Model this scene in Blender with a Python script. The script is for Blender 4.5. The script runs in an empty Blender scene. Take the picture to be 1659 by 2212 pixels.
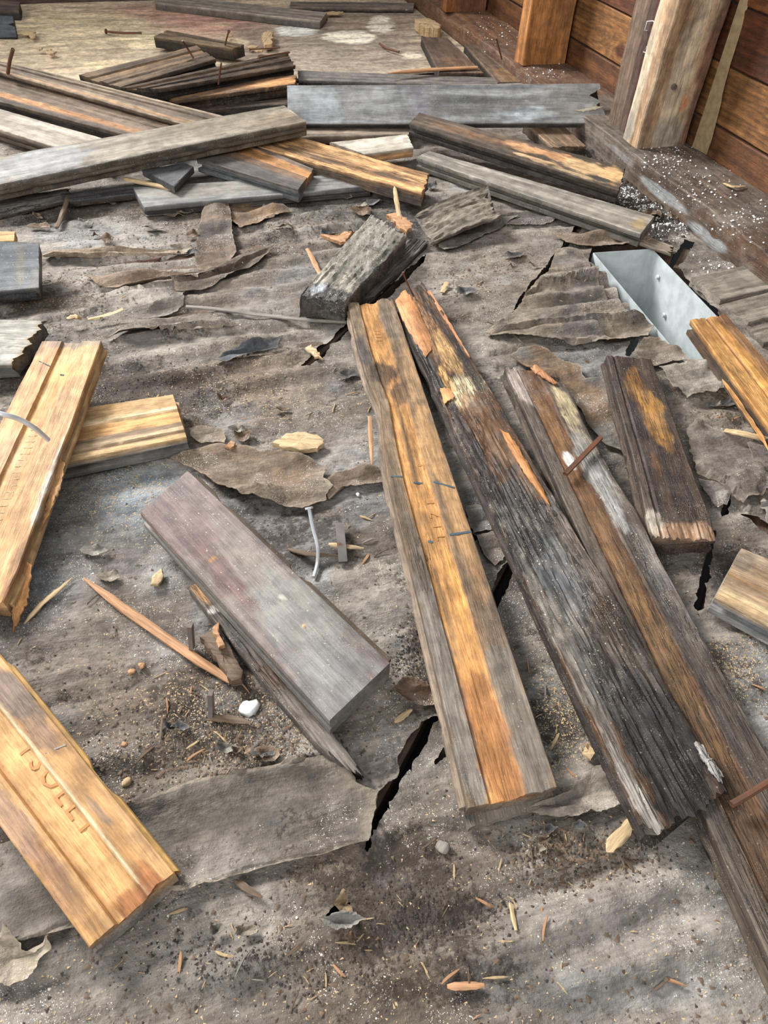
import bpy, bmesh, math, random
import numpy as np
from mathutils import Vector, Matrix
random.seed(7)
SC = bpy.context.scene
COL = SC.collection

# ------------------------------------------------------------------ camera
CAMH = 0.45
PITCH, ROLL, WYAW, FPX = 0.81516567, -0.04526999, -0.32468115, 1556.166
CX, CY = 829.5, 1106.0
def _axes():
    cp, sp, cr, sr = math.cos(PITCH), math.sin(PITCH), math.cos(ROLL), math.sin(ROLL)
    fw = np.array([0, cp, -sp]); rt = np.array([1., 0, 0]); dn = np.array([0, -sp, -cp])
    return cr*rt + sr*dn, -sr*rt + cr*dn, fw
RT, DN, FW = _axes()
cam_data = bpy.data.cameras.new('camera'); cam = bpy.data.objects.new('camera', cam_data); COL.objects.link(cam)
m = Matrix.Identity(4)
for i in range(3):
    m[i][0] = RT[i]; m[i][1] = -DN[i]; m[i][2] = -FW[i]
m[2][3] = CAMH
cam.matrix_world = m
cam_data.sensor_fit = 'VERTICAL'; cam_data.sensor_height = 36.0; cam_data.lens = FPX/2212*36.0
cam_data.clip_start = 0.01; cam_data.clip_end = 100
cam_data.dof.use_dof = False
SC.camera = cam

# ------------------------------------------------------------------ light
SC.view_settings.view_transform = 'Standard'; SC.view_settings.look = 'None'
SC.view_settings.gamma = 1.0; SC.view_settings.use_curve_mapping = False
SC.view_settings.exposure = 0.46
world = bpy.data.worlds.new('overcast_sky'); SC.world = world; world.use_nodes = True
world.node_tree.nodes['Background'].inputs[0].default_value = (0.90, 0.96, 1.0, 1)
world.node_tree.nodes['Background'].inputs[1].default_value = 0.50
def area(name, loc, target, sx, sy, power, col):
    l = bpy.data.lights.new(name, 'AREA'); l.shape = 'RECTANGLE'; l.size = sx; l.size_y = sy; l.energy = power; l.color = col
    o = bpy.data.objects.new(name, l); COL.objects.link(o); o.location = loc
    o.rotation_euler = (Vector(target)-Vector(loc)).to_track_quat('-Z', 'Y').to_euler()
    return o
area('window_daylight', (-2.6, 2.6, 2.3), (0.1, 0.8, 0), 1.3, 1.0, 240, (1.0, 0.995, 0.985))
area('doorway_daylight', (-1.6, -2.4, 2.0), (0.1, 0.9, 0), 1.6, 1.8, 58, (1.0, 0.985, 0.96))

# ------------------------------------------------------------------ maths
WN = np.array([math.cos(WYAW), -math.sin(WYAW), 0.0]); WA = np.array([math.sin(WYAW), math.cos(WYAW), 0.0])
DYAW = WYAW + 0.77841951
DU = np.array([math.sin(DYAW), math.cos(DYAW), 0.0]); DNV = np.array([DU[1], -DU[0], 0.0])
UP = np.array([0, 0, 1.0])
def at(px, py, z=0.0):
    """world point that the photograph's pixel shows at height z above the subfloor paper"""
    d = RT*(px-CX)/FPX + DN*(py-CY)/FPX + FW
    t = (z-CAMH)/d[2]
    return d*t + np.array([0, 0, CAMH])
def on_wall(px, py, n):
    d = RT*(px-CX)/FPX + DN*(py-CY)/FPX + FW
    return d*(n/(d@WN)) + np.array([0, 0, CAMH])
def wp(n, a, z): return WN*n + WA*a + UP*z
def hsh(i, j, k):
    x = (i.astype(np.int64)*374761393 + j.astype(np.int64)*668265263 + k.astype(np.int64)*2147483647) & 0xffffffff
    x = ((x ^ (x >> 13))*1274126177) & 0xffffffff
    x = x ^ (x >> 16)
    return (x & 0xffffff)/float(0xffffff)
def vn(x, y, s=0):
    x = np.asarray(x, float); y = np.asarray(y, float)
    xi = np.floor(x); yi = np.floor(y); fx = x-xi; fy = y-yi
    fx = fx*fx*(3-2*fx); fy = fy*fy*(3-2*fy)
    xi = xi.astype(np.int64); yi = yi.astype(np.int64); k = np.full(xi.shape, s, np.int64)
    a = hsh(xi, yi, k); b = hsh(xi+1, yi, k); c = hsh(xi, yi+1, k); d = hsh(xi+1, yi+1, k)
    return (a*(1-fx)+b*fx)*(1-fy) + (c*(1-fx)+d*fx)*fy
def fbm(x, y, s=0, o=4):
    t = 0; a = 0.5; n = 0
    for i in range(o):
        t = t + a*vn(np.asarray(x)*2**i, np.asarray(y)*2**i, s+i*17); n += a; a *= 0.5
    return t/n
def sst(a, b, x):
    t = np.clip((x-a)/(b-a), 0, 1); return t*t*(3-2*t)
def lin(c):
    c = np.asarray(c, float)/255.0
    return np.where(c <= 0.04045, c/12.92, ((c+0.055)/1.055)**2.4)

# ------------------------------------------------------------------ materials
def nodes(name):
    mt = bpy.data.materials.new(name); mt.use_nodes = True
    nt = mt.node_tree; b = nt.nodes['Principled BSDF']
    return mt, nt, b
class NG:
    def __init__(s, nt): s.nt = nt
    def n(s, typ, **kw):
        o = s.nt.nodes.new(typ)
        for k, v in kw.items(): setattr(o, k, v)
        return o
    def l(s, a, b): s.nt.links.new(a, b)
    def sock(s, node, key, val):
        if val is None: return
        if hasattr(val, 'is_output'): s.l(val, node.inputs[key])
        else: node.inputs[key].default_value = val
    def math(s, op, a, b=None, c=None, clamp=False):
        o = s.n('ShaderNodeMath', operation=op); o.use_clamp = clamp
        s.sock(o, 0, a); s.sock(o, 1, b); s.sock(o, 2, c); return o.outputs[0]
    def mix(s, f, a, b, mode='MIX'):
        o = s.n('ShaderNodeMix', data_type='RGBA', blend_type=mode)
        s.sock(o, 0, f); s.sock(o, 6, a); s.sock(o, 7, b); return o.outputs[2]
    def noise(s, vec, scale, detail=3, rough=0.55, dist=0.0):
        o = s.n('ShaderNodeTexNoise'); s.sock(o, 'Vector', vec)
        o.inputs['Scale'].default_value = scale; o.inputs['Detail'].default_value = detail
        o.inputs['Roughness'].default_value = rough; o.inputs['Distortion'].default_value = dist
        return o.outputs['Fac']
    def vor(s, vec, scale):
        o = s.n('ShaderNodeTexVoronoi'); s.sock(o, 'Vector', vec); o.inputs['Scale'].default_value = scale
        return o.outputs['Distance'], o.outputs['Color']
    def map(s, vec, scale, loc=(0, 0, 0)):
        o = s.n('ShaderNodeMapping'); s.sock(o, 'Vector', vec); o.inputs['Scale'].default_value = scale; o.inputs['Location'].default_value = loc
        return o.outputs[0]
    def ramp(s, f, a, b, lo=0.0, hi=1.0):
        o = s.n('ShaderNodeMapRange'); o.interpolation_type = 'SMOOTHSTEP'
        s.sock(o, 0, f); o.inputs[1].default_value = a; o.inputs[2].default_value = b
        o.inputs[3].default_value = lo; o.inputs[4].default_value = hi
        return o.outputs[0]
    def bump(s, h, strength, dist, prev=None):
        o = s.n('ShaderNodeBump'); s.sock(o, 'Height', h); o.inputs['Strength'].default_value = strength; o.inputs['Distance'].default_value = dist
        if prev is not None: s.l(prev, o.inputs['Normal'])
        return o.outputs[0]
def obj_coords(g):
    tc = g.n('ShaderNodeTexCoord'); oi = g.n('ShaderNodeObjectInfo')
    mul = g.n('ShaderNodeVectorMath', operation='SCALE'); cmb = g.n('ShaderNodeCombineXYZ')
    g.l(oi.outputs['Random'], cmb.inputs[0]); g.l(oi.outputs['Random'], cmb.inputs[1]); g.l(oi.outputs['Random'], cmb.inputs[2])
    g.l(cmb.outputs[0], mul.inputs[0]); mul.inputs['Scale'].default_value = 7.3
    add = g.n('ShaderNodeVectorMath', operation='ADD'); g.l(tc.outputs['Object'], add.inputs[0]); g.l(mul.outputs[0], add.inputs[1])
    return add.outputs[0]
def attr(g, name):
    o = g.n('ShaderNodeAttribute'); o.attribute_name = name; return o
def speckle(g, co, scale, amount):
    d, c = g.vor(co, scale)
    sp = g.n('ShaderNodeSeparateColor'); g.l(c, sp.inputs[0])
    keep = g.math('LESS_THAN', sp.outputs[0], amount)
    r = g.math('MULTIPLY', sp.outputs[1], 0.30); r = g.math('ADD', r, 0.12)
    inside = g.math('LESS_THAN', d, r)
    return g.math('MULTIPLY', keep, inside)

def wood_mat(name, grain=1.0, crack=1.0, rough=0.72, speck=0.5):
    """vertex colour 'Col' (pigment and stains) with grain, open cracks where 'rot' and dust specks where 'dust'"""
    mt, nt, b = nodes(name); g = NG(nt)
    co = obj_coords(g)
    col = attr(g, 'Col'); rot = attr(g, 'rot').outputs['Fac']; dust = attr(g, 'dust').outputs['Fac']
    n1 = g.noise(g.map(co, (5, 70, 70)), 1.0, 5, 0.6, 0.6)
    n2 = g.noise(g.map(co, (55, 760, 760)), 1.0, 4, 0.7)
    pore = g.ramp(g.noise(g.map(co, (130, 1500, 1500), (3, 1, 2)), 1.0, 2, 0.6), 0.60, 0.70)
    n3 = g.noise(g.map(co, (60, 60, 60)), 1.0, 4, 0.6)
    f = g.ramp(n1, 0.32, 0.68, 0.66, 1.24); c = g.mix(1.0, col.outputs['Color'], None, 'MULTIPLY')
    mx = g.n('ShaderNodeVectorMath', operation='SCALE'); g.l(col.outputs['Color'], mx.inputs[0]); g.l(f, mx.inputs['Scale'])
    f2 = g.math('SUBTRACT', g.ramp(n2, 0.32, 0.68, 1-0.26*grain, 1+0.24*grain), g.math('MULTIPLY', pore, 0.30*grain))
    mx2 = g.n('ShaderNodeVectorMath', operation='SCALE'); g.l(mx.outputs[0], mx2.inputs[0]); g.l(f2, mx2.inputs['Scale'])
    f3 = g.ramp(n3, 0.35, 0.65, 0.76, 1.14)
    mx3 = g.n('ShaderNodeVectorMath', operation='SCALE'); g.l(mx2.outputs[0], mx3.inputs[0]); g.l(f3, mx3.inputs['Scale'])
    # dark open grain cracks
    cr = g.noise(g.map(co, (14, 260, 260)), 1.0, 3, 0.6, 0.5)
    cr = g.math('ABSOLUTE', g.math('SUBTRACT', cr, 0.5))
    crm = g.ramp(cr, 0.0, 0.035, 1.0, 0.0)
    gate = g.ramp(g.noise(g.map(co, (10, 30, 30)), 1.0, 3), 0.42, 0.6)
    crm = g.math('MULTIPLY', crm, g.math('MULTIPLY', gate, g.math('ADD', 0.22*crack, g.math('MULTIPLY', rot, 0.78)), clamp=True))
    c = g.mix(crm, mx3.outputs[0], (0.012, 0.009, 0.007, 1))
    # pale dusty film and specks
    film = g.math('MULTIPLY', g.ramp(g.noise(co, 45, 5, 0.65), 0.45, 0.75), g.math('MULTIPLY', dust, 0.34))
    c = g.mix(film, c, tuple(lin((160, 150, 138)))+(1,))
    s1 = g.math('MAXIMUM', speckle(g, co, 620, 0.07*speck), g.math('MULTIPLY', g.math('MAXIMUM', speckle(g, co, 1250, 0.30*speck), speckle(g, co, 1900, 0.5*speck)), g.ramp(g.noise(co, 40, 5, 0.7), 0.40, 0.62)))
    s1 = g.math('MULTIPLY', s1, g.math('MINIMUM', g.math('ADD', dust, 0.12), 1.0))
    c = g.mix(g.math('MULTIPLY', s1, 0.8), c, tuple(lin((190, 178, 160)))+(1,))
    g.l(c, b.inputs['Base Color'])
    b.inputs['Roughness'].default_value = rough
    b.inputs['Specular IOR Level'].default_value = 0.35
    bp = g.bump(g.math('ADD', g.math('MULTIPLY', n2, 0.6), g.math('MULTIPLY', n1, 0.5)), 0.55, 0.0012)
    bp = g.bump(g.math('SUBTRACT', 1.0, crm), 0.8, 0.0012, bp)
    bp = g.bump(s1, 0.5, 0.0005, bp)
    g.l(bp, b.inputs['Normal'])
    return mt
def paper_mat(name, strength=1.0):
    mt, nt, b = nodes(name); g = NG(nt)
    tc = g.n('ShaderNodeTexCoord'); co0 = tc.outputs['Object']
    ro = g.n('ShaderNodeMapping'); g.l(co0, ro.inputs[0]); ro.inputs['Rotation'].default_value = (0, 0, WYAW); co = ro.outputs[0]
    col = attr(g, 'Col'); dust = attr(g, 'dust').outputs['Fac']; dirt = attr(g, 'rot').outputs['Fac']
    n1 = g.noise(g.map(co, (10, 34, 20)), 1.0, 6, 0.62, 0.5)
    n2 = g.noise(co, 90, 6, 0.7)
    n3 = g.noise(g.map(co, (70, 380, 200)), 1.0, 4, 0.7)
    sc = col.outputs['Color']
    for nn_, lo, hi, a, c_ in ((n1, .3, .7, .66, 1.30), (n2, .3, .7, .68, 1.30), (n3, .3, .7, .80, 1.20)):
        o = g.n('ShaderNodeVectorMath', operation='SCALE'); g.l(sc, o.inputs[0]); g.l(g.ramp(nn_, lo, hi, a, c_), o.inputs['Scale']); sc = o.outputs[0]
    # crumbly dark dirt
    dm = g.ramp(g.math('ADD', g.math('ADD', g.math('MULTIPLY', g.noise(co, 190, 6, 0.8), 0.6), g.math('MULTIPLY', g.noise(co, 22, 5, 0.7), 0.55)), g.math('MULTIPLY', g.math('SUBTRACT', dirt, 0.5), 0.28)), 0.585, 0.70)
    c = g.mix(g.math('MULTIPLY', dm, 0.72), sc, tuple(lin((56, 45, 37)))+(1,))
    # broad white powder
    film = g.math('MULTIPLY', g.ramp(g.noise(co, 26, 6, 0.7), 0.47, 0.72), g.math('MULTIPLY', dust, 0.55))
    c = g.mix(film, c, tuple(lin((176, 172, 166)))+(1,))
    clus = g.ramp(g.noise(co, 16, 5, 0.7), 0.38, 0.66, 0.12, 1.0)
    amt = g.math('MULTIPLY', clus, g.math('MINIMUM', g.math('ADD', dust, 0.28), 1.0))
    s1 = speckle(g, co0, 520, 0.05); s2 = speckle(g, co0, 950, 0.34); s3 = speckle(g, co0, 1400, 0.5)
    sp = g.math('MAXIMUM', s1, g.math('MAXIMUM', s2, s3))
    rnd = g.noise(co0, 300, 2); pick = g.math('GREATER_THAN', g.math('ADD', amt, g.math('MULTIPLY', rnd, 0.5)), 0.66)
    sp = g.math('MULTIPLY', sp, pick)
    c = g.mix(sp, c, g.mix(g.ramp(g.noise(co0, 500, 1), .35, .6), tuple(lin((146, 128, 106)))+(1,), tuple(lin((222, 218, 210)))+(1,)))
    g.l(c, b.inputs['Base Color']); b.inputs['Roughness'].default_value = 0.78; b.inputs['Specular IOR Level'].default_value = 0.3
    bp = g.bump(g.math('ADD', g.math('MULTIPLY', n1, 1.0), g.math('MULTIPLY', n2, 0.35)), 0.6, 0.005)
    bp = g.bump(g.math('ADD', g.math('MULTIPLY', n3, 0.4), g.noise(co0, 420, 3, 0.7)), 0.7, 0.0011, bp)
    bp = g.bump(g.math('ADD', dm, sp), 0.8, 0.0009, bp)
    g.l(bp, b.inputs['Normal'])
    return mt
def metal_mat(name, base, rough, rust=0.0, metallic=1.0):
    mt, nt, b = nodes(name); g = NG(nt); tc = g.n('ShaderNodeTexCoord'); co = tc.outputs['Object']
    n = g.noise(co, 60, 4); c = g.mix(g.ramp(n, .3, .7), tuple(lin(base)*0.8)+(1,), tuple(lin(base))+(1,))
    if rust:
        rm = g.ramp(g.noise(co, 35, 5, 0.7), 0.62-rust*0.3, 0.7-rust*0.2)
        c = g.mix(rm, c, tuple(lin((104, 62, 40)))+(1,))
        g.l(g.math('SUBTRACT', metallic, g.math('MULTIPLY', rm, metallic*0.85)), b.inputs['Metallic'])
    else: b.inputs['Metallic'].default_value = metallic
    g.l(c, b.inputs['Base Color']); g.l(g.ramp(n, .2, .8, rough*0.85, rough*1.2), b.inputs['Roughness'])
    g.l(g.bump(n, 0.2, 0.001), b.inputs['Normal'])
    return mt
M_WOOD = wood_mat('weathered_oak', 1.0, 0.5, 0.70, 0.5)
M_ROT = wood_mat('rotten_oak', 1.3, 1.4, 0.62, 0.8)
M_CLEAN = wood_mat('clean_oak', 0.7, 0.12, 0.60, 0.15)
M_GREY = wood_mat('grey_dusty_board', 0.55, 0.35, 0.55, 0.9)
M_CHUNK = paper_mat('rotten_granular_wood')
M_FIR = wood_mat('old_fir', 1.0, 0.3, 0.66, 0.25)
M_PAPER = paper_mat('torn_building_paper')
M_GALV = metal_mat('galvanised_steel', (212, 220, 220), 0.42, 0.0, 0.3)
M_STEEL = metal_mat('bright_nail_steel', (216, 218, 220), 0.32, 0.0, 0.25)
M_RUST = metal_mat('rusty_iron', (104, 74, 58), 0.6, 0.6, 0.4)
M_DARKIRON = metal_mat('dull_cut_nail_iron', (124, 116, 110), 0.45, 0.25, 0.45)
def plain(name, rgb, rough=0.8, var=0.25, scale=60):
    mt, nt, b = nodes(name); g = NG(nt); tc = g.n('ShaderNodeTexCoord')
    n = g.noise(tc.outputs['Object'], scale, 5, 0.65); L = lin(rgb)
    g.l(g.mix(g.ramp(n, .3, .7), tuple(L*(1-var))+(1,), tuple(np.minimum(L*(1+var), 1))+(1,)), b.inputs['Base Color'])
    b.inputs['Roughness'].default_value = rough; g.l(g.bump(n, 0.4, 0.001), b.inputs['Normal'])
    return mt
def splinter_mat(name, rgb):
    mt, nt, b = nodes(name); g = NG(nt); co = obj_coords(g)
    n = g.noise(g.map(co, (40, 500, 500)), 1.0, 4, 0.6); L = lin(rgb)
    g.l(g.mix(g.ramp(n, .3, .7), tuple(L*0.62)+(1,), tuple(np.minimum(L*1.15, 1))+(1,)), b.inputs['Base Color'])
    b.inputs['Roughness'].default_value = 0.75; g.l(g.bump(n, 0.5, 0.0006), b.inputs['Normal'])
    return mt
M_SP_PALE = splinter_mat('pale_splinter', (196, 168, 128))
M_SP_ORANGE = splinter_mat('orange_splinter', (186, 140, 102))
M_SP_BROWN = splinter_mat('brown_splinter', (108, 88, 70))
M_SP_GREY = splinter_mat('grey_splinter', (140, 132, 122))
M_PLASTER = plain('white_plaster', (222, 222, 218), 0.85, 0.08)
M_VOID = plain('crawl_space_dark', (18, 15, 13), 1.0)  # near-black ground: the shade under the floor is put into its colour
M_INK = plain('blue_pencil', (66, 84, 96), 0.8, 0.1)
M_STAMP = plain('stamped_wood_shade', (178, 126, 70), 0.7, 0.12)  # darker than the board wood: slight shadow of the pressed letters, in the colour
M_TEAL = plain('teal_paint', (70, 128, 126), 0.6, 0.2)
M_TAR = plain('tarry_clump', (60, 50, 43), 0.8, 0.4)

# ------------------------------------------------------------------ objects
def tag(o, label=None, cat=None, group=None, kind=None):
    if label: o['label'] = label
    if cat: o['category'] = cat
    if group: o['group'] = group
    if kind: o['kind'] = kind
    return o
def mk(name, verts, faces, mat, parent=None, attrs=None, smooth=True, matrix=None, recalc=True):
    me = bpy.data.meshes.new(name)
    me.from_pydata([tuple(v) for v in verts], [], faces)
    me.update()
    if recalc:
        bm = bmesh.new(); bm.from_mesh(me); bmesh.ops.recalc_face_normals(bm, faces=bm.faces); bm.to_mesh(me); bm.free()
    if attrs:
        for k, v in attrs.items():
            v = np.asarray(v, float)
            if v.ndim == 2:
                a = me.attributes.new(k, 'FLOAT_COLOR', 'POINT'); d = np.ones((len(v), 4)); d[:, :3] = v
                a.data.foreach_set('color', d.ravel())
            else:
                a = me.attributes.new(k, 'FLOAT', 'POINT'); a.data.foreach_set('value', v)
    me.materials.append(mat)
    if smooth:
        me.polygons.foreach_set('use_smooth', [True]*len(me.polygons))
        try: me.set_sharp_from_angle(angle=math.radians(38))
        except Exception: pass
    o = bpy.data.objects.new(name, me); COL.objects.link(o)
    if matrix is not None: o.matrix_world = matrix
    if parent is not None:
        o.parent = parent
        if matrix is None: o.matrix_parent_inverse = Matrix.Identity(4)
    return o
def frame(o, X, Z):
    X = np.array(X, float)/np.linalg.norm(X); Z = np.array(Z, float); Z = Z-(Z@X)*X; Z /= np.linalg.norm(Z); Y = np.cross(Z, X)
    mm = Matrix.Identity(4)
    for i in range(3):
        mm[i][0] = X[i]; mm[i][1] = Y[i]; mm[i][2] = Z[i]; mm[i][3] = o[i]
    return mm
def to_local(mm, P):
    R_ = np.array([[mm[i][j] for j in range(3)] for i in range(3)]); o = np.array([mm[i][3] for i in range(3)])
    return (np.asarray(P)-o) @ R_
def child(o, parent, local=True):
    o.parent = parent; return o
def empty(name, loc):
    o = bpy.data.objects.new(name, None); COL.objects.link(o); o.location = tuple(loc); o.empty_display_size = 0.05
    return o
def resolve(pa, za, pb, w):
    """height on the ray of pixel pb at which it lies w metres from the point (pa, za); takes the solution nearest to flat"""
    A = at(pa[0], pa[1], za); best = None
    for z in np.linspace(-0.02, 0.12, 561):
        B = at(pb[0], pb[1], z); d = abs(np.linalg.norm(B-A)-w)+abs(z-za)*0.02
        if best is None or d < best[0]: best = (d, z)
    return best[1]

def paint(u, v, L, spec, seed):
    """pigment of a board at u metres along, v 0..1 across: streaked base, lengthwise zones, patches of stain"""
    t = u/L
    b0, b1 = [lin(c) for c in spec['base']]
    n = fbm(u*14+seed, v*9+seed*3.1, seed, 4); n = sst(0.32, 0.68, n)[:, None]
    c = b0*(1-n)+b1*n
    for (v0, v1, colr, al) in spec.get('zones', []):
        wv = v + 0.025*(fbm(u*25, v*3, seed+5)-0.5)
        mk_ = sst(v0-0.02, v0+0.02, wv)*(1-sst(v1-0.02, v1+0.02, wv))*al
        c = c*(1-mk_[:, None])+lin(colr)*mk_[:, None]
    for p in spec.get('patches', []):
        tc_, vc, rt_, rv, colr, al = p
        d = np.sqrt(((t-tc_)/rt_)**2+((v-vc)/rv)**2)
        d = d + 0.9*(fbm(u*60+tc_*9, v*7, seed+9, 4)-0.5) + 0.35*(fbm(u*160, v*26, seed+11, 3)-0.5)
        mk_ = (1-sst(0.72, 1.05, d))*al
        c = c*(1-mk_[:, None])+lin(colr)*mk_[:, None]
    return c
def field(u, v, L, lst, seed, base=0.0):
    r = np.full(np.shape(u), float(base)); t = u/L
    for (tc_, vc, rt_, rv, val) in lst:
        d = np.sqrt(((t-tc_)/rt_)**2+((v-vc)/rv)**2)+0.6*(fbm(u*50, v*8, seed+3)-0.5)
        r = r + (1-sst(0.6, 1.1, d))*val
    return np.clip(r, 0, 1)
SURF = {}
def board(label, A, B, z, spec, name='floorboard', cat='board', group=None, hollow=None, t=0.019, mat=None, tongue=None, groove=None,
          jagA=0.0, jagB=0.0, rough=0.0002, wob=0.0, sideL=None, sideR=None, bow=0.0, seed=None, step=0.003, K=26, w=0.057, parent=None, kind=None,
          notch=None, tonguejag=0.002, shape=None, sidecol=None):
    """floorboard from the four corners of its upper face: A=(left,right) pixels of one end, B of the other; z four heights (None = from the width)"""
    seed = seed if seed is not None else (len(SURF)*37+11)
    z = list(z)
    if z[1] is None: z[1] = resolve(A[0], z[0], A[1], w)
    if z[3] is None: z[3] = resolve(B[0], z[2], B[1], w)
    if z[0] is None: z[0] = resolve(A[1], z[1], A[0], w)
    if z[2] is None: z[2] = resolve(B[1], z[3], B[0], w)
    a0, a1, b0, b1 = at(*A[0], z[0]), at(*A[1], z[1]), at(*B[0], z[2]), at(*B[1], z[3])
    X = (b0+b1-a0-a1)/2; L = np.linalg.norm(X); X = X/L
    Yc = (a1+b1-a0-b0)/2; Wd = np.linalg.norm(Yc)
    Nn = np.cross(X, Yc); Nn /= np.linalg.norm(Nn)
    O = (a0+a1)/2
    if Nn@(np.array([0, 0, CAMH])-O) < 0: Nn = -Nn
    mm = frame(O, X, Nn)
    nu = max(12, int(L/step))
    vt = np.linspace(0, 1, K); be = 0.0009/Wd
    def hol(v):
        h = np.zeros_like(v)
        if hollow:
            for (v0, v1, dep) in hollow: h -= dep*sst(v0-0.012, v0+0.012, v)*(1-sst(v1-0.012, v1+0.012, v))
        return h
    vt = np.unique(np.concatenate([vt, [be, 1-be]] + ([[q-0.013, q+0.013] for h_ in hollow for q in h_[:2] if 0.02 < q < 0.98] if hollow else [])))
    V = list(vt); D = list(hol(vt)); D[0] -= 0.0009; D[-1] -= 0.0009
    ntop = len(V)
    gi = 0.006/Wd
    def sidep(s, gr):
        e = 1.0 if s > 0 else 0.0
        if gr: return [(e, -0.0062), (e-s*gi, -0.0066), (e-s*gi, -0.0124), (e, -0.0128), (e, -t+0.001), (e-s*be, -t)]
        return [(e, -t*0.33), (e, -t*0.66), (e, -t+0.001), (e-s*be, -t)]
    R_ = sidep(1, groove in ('R', 'LR')); Lp = sidep(-1, groove in ('L', 'LR'))
    for (v, d) in R_: V.append(v); D.append(d)
    for v in np.linspace(0.9, 0.1, 5): V.append(v); D.append(-t)
    for (v, d) in Lp[::-1]: V.append(v); D.append(d)
    V = np.array(V); D = np.array(D); nk = len(V)
    U, VV = np.meshgrid(np.linspace(0, 1, nu), V, indexing='ij'); DD = np.broadcast_to(D, U.shape).copy()
    u = (U*L).ravel(); v = VV.ravel(); d = DD.ravel()
    top = np.zeros((nu, nk), bool); top[:, :ntop] = True; top = top.ravel()
    # ragged ends
    def jagf(v_, d_, amp, sd):
        return amp*((fbm(v_*9+sd, d_*120+sd, sd, 3)-0.35)*1.6 + (vn(v_*34, d_*200, sd+4)-0.5)*0.7)
    eA = 1-sst(0, 0.03, u); eB = sst(L-0.03, L, u)
    uu = u.copy()
    if jagA: uu = uu + eA*jagf(v, d, jagA, seed+1)
    if jagB: uu = uu - eB*jagf(v, d, jagB, seed+2)
    if notch:
        for (vc, hw, dep, end) in notch:
            k_ = np.clip(1-np.abs(v-vc)/hw, 0, 1)
            if end == 'A': uu = uu + (1-sst(0, max(0.04, dep*1.6), u))*dep*k_
            else: uu = uu - sst(L-max(0.04, dep*1.6), L, u)*dep*k_
    P = (a0[None]*(1-(uu/L))[:, None]+b0[None]*(uu/L)[:, None])*(1-v)[:, None] + (a1[None]*(1-(uu/L))[:, None]+b1[None]*(uu/L)[:, None])*v[:, None]
    Ydir = Yc/Wd
    off = np.zeros_like(u)
    if wob: off = off + wob*(fbm(u*13, v*0, seed+20, 4)-0.5)*2*np.abs(v-0.5)*2*np.sign(v-0.5)
    for lst, sg in ((sideL, -1), (sideR, 1)):
        if lst:
            xs = [q[0] for q in lst]; ys = [q[1] for q in lst]
            wgt = np.clip(1-v if sg < 0 else v, 0, 1)**2
            off = off + np.interp(uu/L, xs, ys)*wgt*sg
    P = P + off[:, None]*Ydir
    dep = d + bow*4*(uu/L)*(1-uu/L)
    if rough:
        rg = rough*(fbm(u*70, v*22, seed+30, 4)-0.5)*2*3
        dep = dep + np.where(top, rg, rg*0.4)
    if 'ero' in spec:
        er = field(u, v, L, spec['ero'], seed+40)
        ridg = np.abs(fbm(u*9, v*26, seed+41, 4)-0.5)*2
        dep = dep - np.where(top, er*(0.0005+0.0042*(0.4-ridg).clip(0, 1)+0.004*(fbm(u*30, v*7, seed+43)-0.45).clip(0, 1)), 0)
    if shape: dep = dep + shape(uu/L, v)*(d > -t*0.9)
    P = P + dep[:, None]*Nn
    loc = to_local(mm, P)
    F = []
    for i in range(nu-1):
        r0, r1 = i*nk, (i+1)*nk
        for k in range(nk):
            k2 = (k+1) % nk; F.append((r0+k, r0+k2, r1+k2, r1+k))
    F.append(tuple(range(nk-1, -1, -1))); F.append(tuple((nu-1)*nk+k for k in range(nk)))
    c = paint(u, v, L, spec, seed)
    sc = spec.get('side')
    if sc is not None:
        sm = np.clip((-d-0.002)/0.003, 0, 1)*(0.75+0.25*fbm(u*30, d*400, seed+8)); smk = np.where(top, 0, sm)[:, None]
        tex = lin(sc)*(0.65+0.7*fbm(u*35, d*300, seed+6))[:, None]
        c = c*(1-smk)+tex*smk
    rt_ = field(u, v, L, spec.get('rot', []), seed+50, spec.get('rot0', 0.0)); du_ = field(u, v, L, spec.get('dust', []), seed+60, spec.get('dust0', 0.15))
    o = mk(name, loc, F, mat or M_WOOD, parent, dict(Col=c, rot=rt_, dust=du_), matrix=mm)
    if parent is None: tag(o, label, cat, group, kind)
    if tongue:
        for sd in tongue:
            tw = spec.get('tw', 0.0046); n2 = max(10, int(L/0.006))
            prof = [(0, -0.0072), (0.8, -0.0076), (1, -0.0088), (1, -0.0112), (0.8, -0.0122), (0, -0.0126)]
            pts = []
            us = np.linspace(0.004, L-0.004, n2)
            ch = 1-np.clip((fbm(us*22, us*0, seed+70, 3)-0.66)*6, 0, 0.6)*(1 if tonguejag > 0.001 else 0)
            ex = 1 if sd == 'R' else 0
            sg = 1 if sd == 'R' else -1
            for i_, uq in enumerate(us):
                e0, e1 = (a0, b0) if sd == 'L' else (a1, b1)
                base = e0*(1-uq/L)+e1*(uq/L)
                o1 = 0.0
                if wob: o1 += float(wob*(fbm(np.array([uq*13]), np.array([0.]), seed+20, 4)-0.5)[0]*2)
                lst = sideL if sd == 'L' else sideR
                if lst: o1 += float(np.interp(uq/L, [q[0] for q in lst], [q[1] for q in lst]))
                for (f_, dz) in prof:
                    pts.append(base + Ydir*sg*(o1+f_*tw*ch[i_]-0.0008) + Nn*(dz+bow*4*(uq/L)*(1-uq/L)))
            pts = np.array(pts); pl = to_local(mm, pts); n6 = 6; FF = []
            for i_ in range(n2-1):
                for k in range(n6): FF.append((i_*n6+k, i_*n6+(k+1) % n6, (i_+1)*n6+(k+1) % n6, (i_+1)*n6+k))
            FF.append(tuple(range(n6))); FF.append(tuple((n2-1)*n6+k for k in range(n6)))
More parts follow.
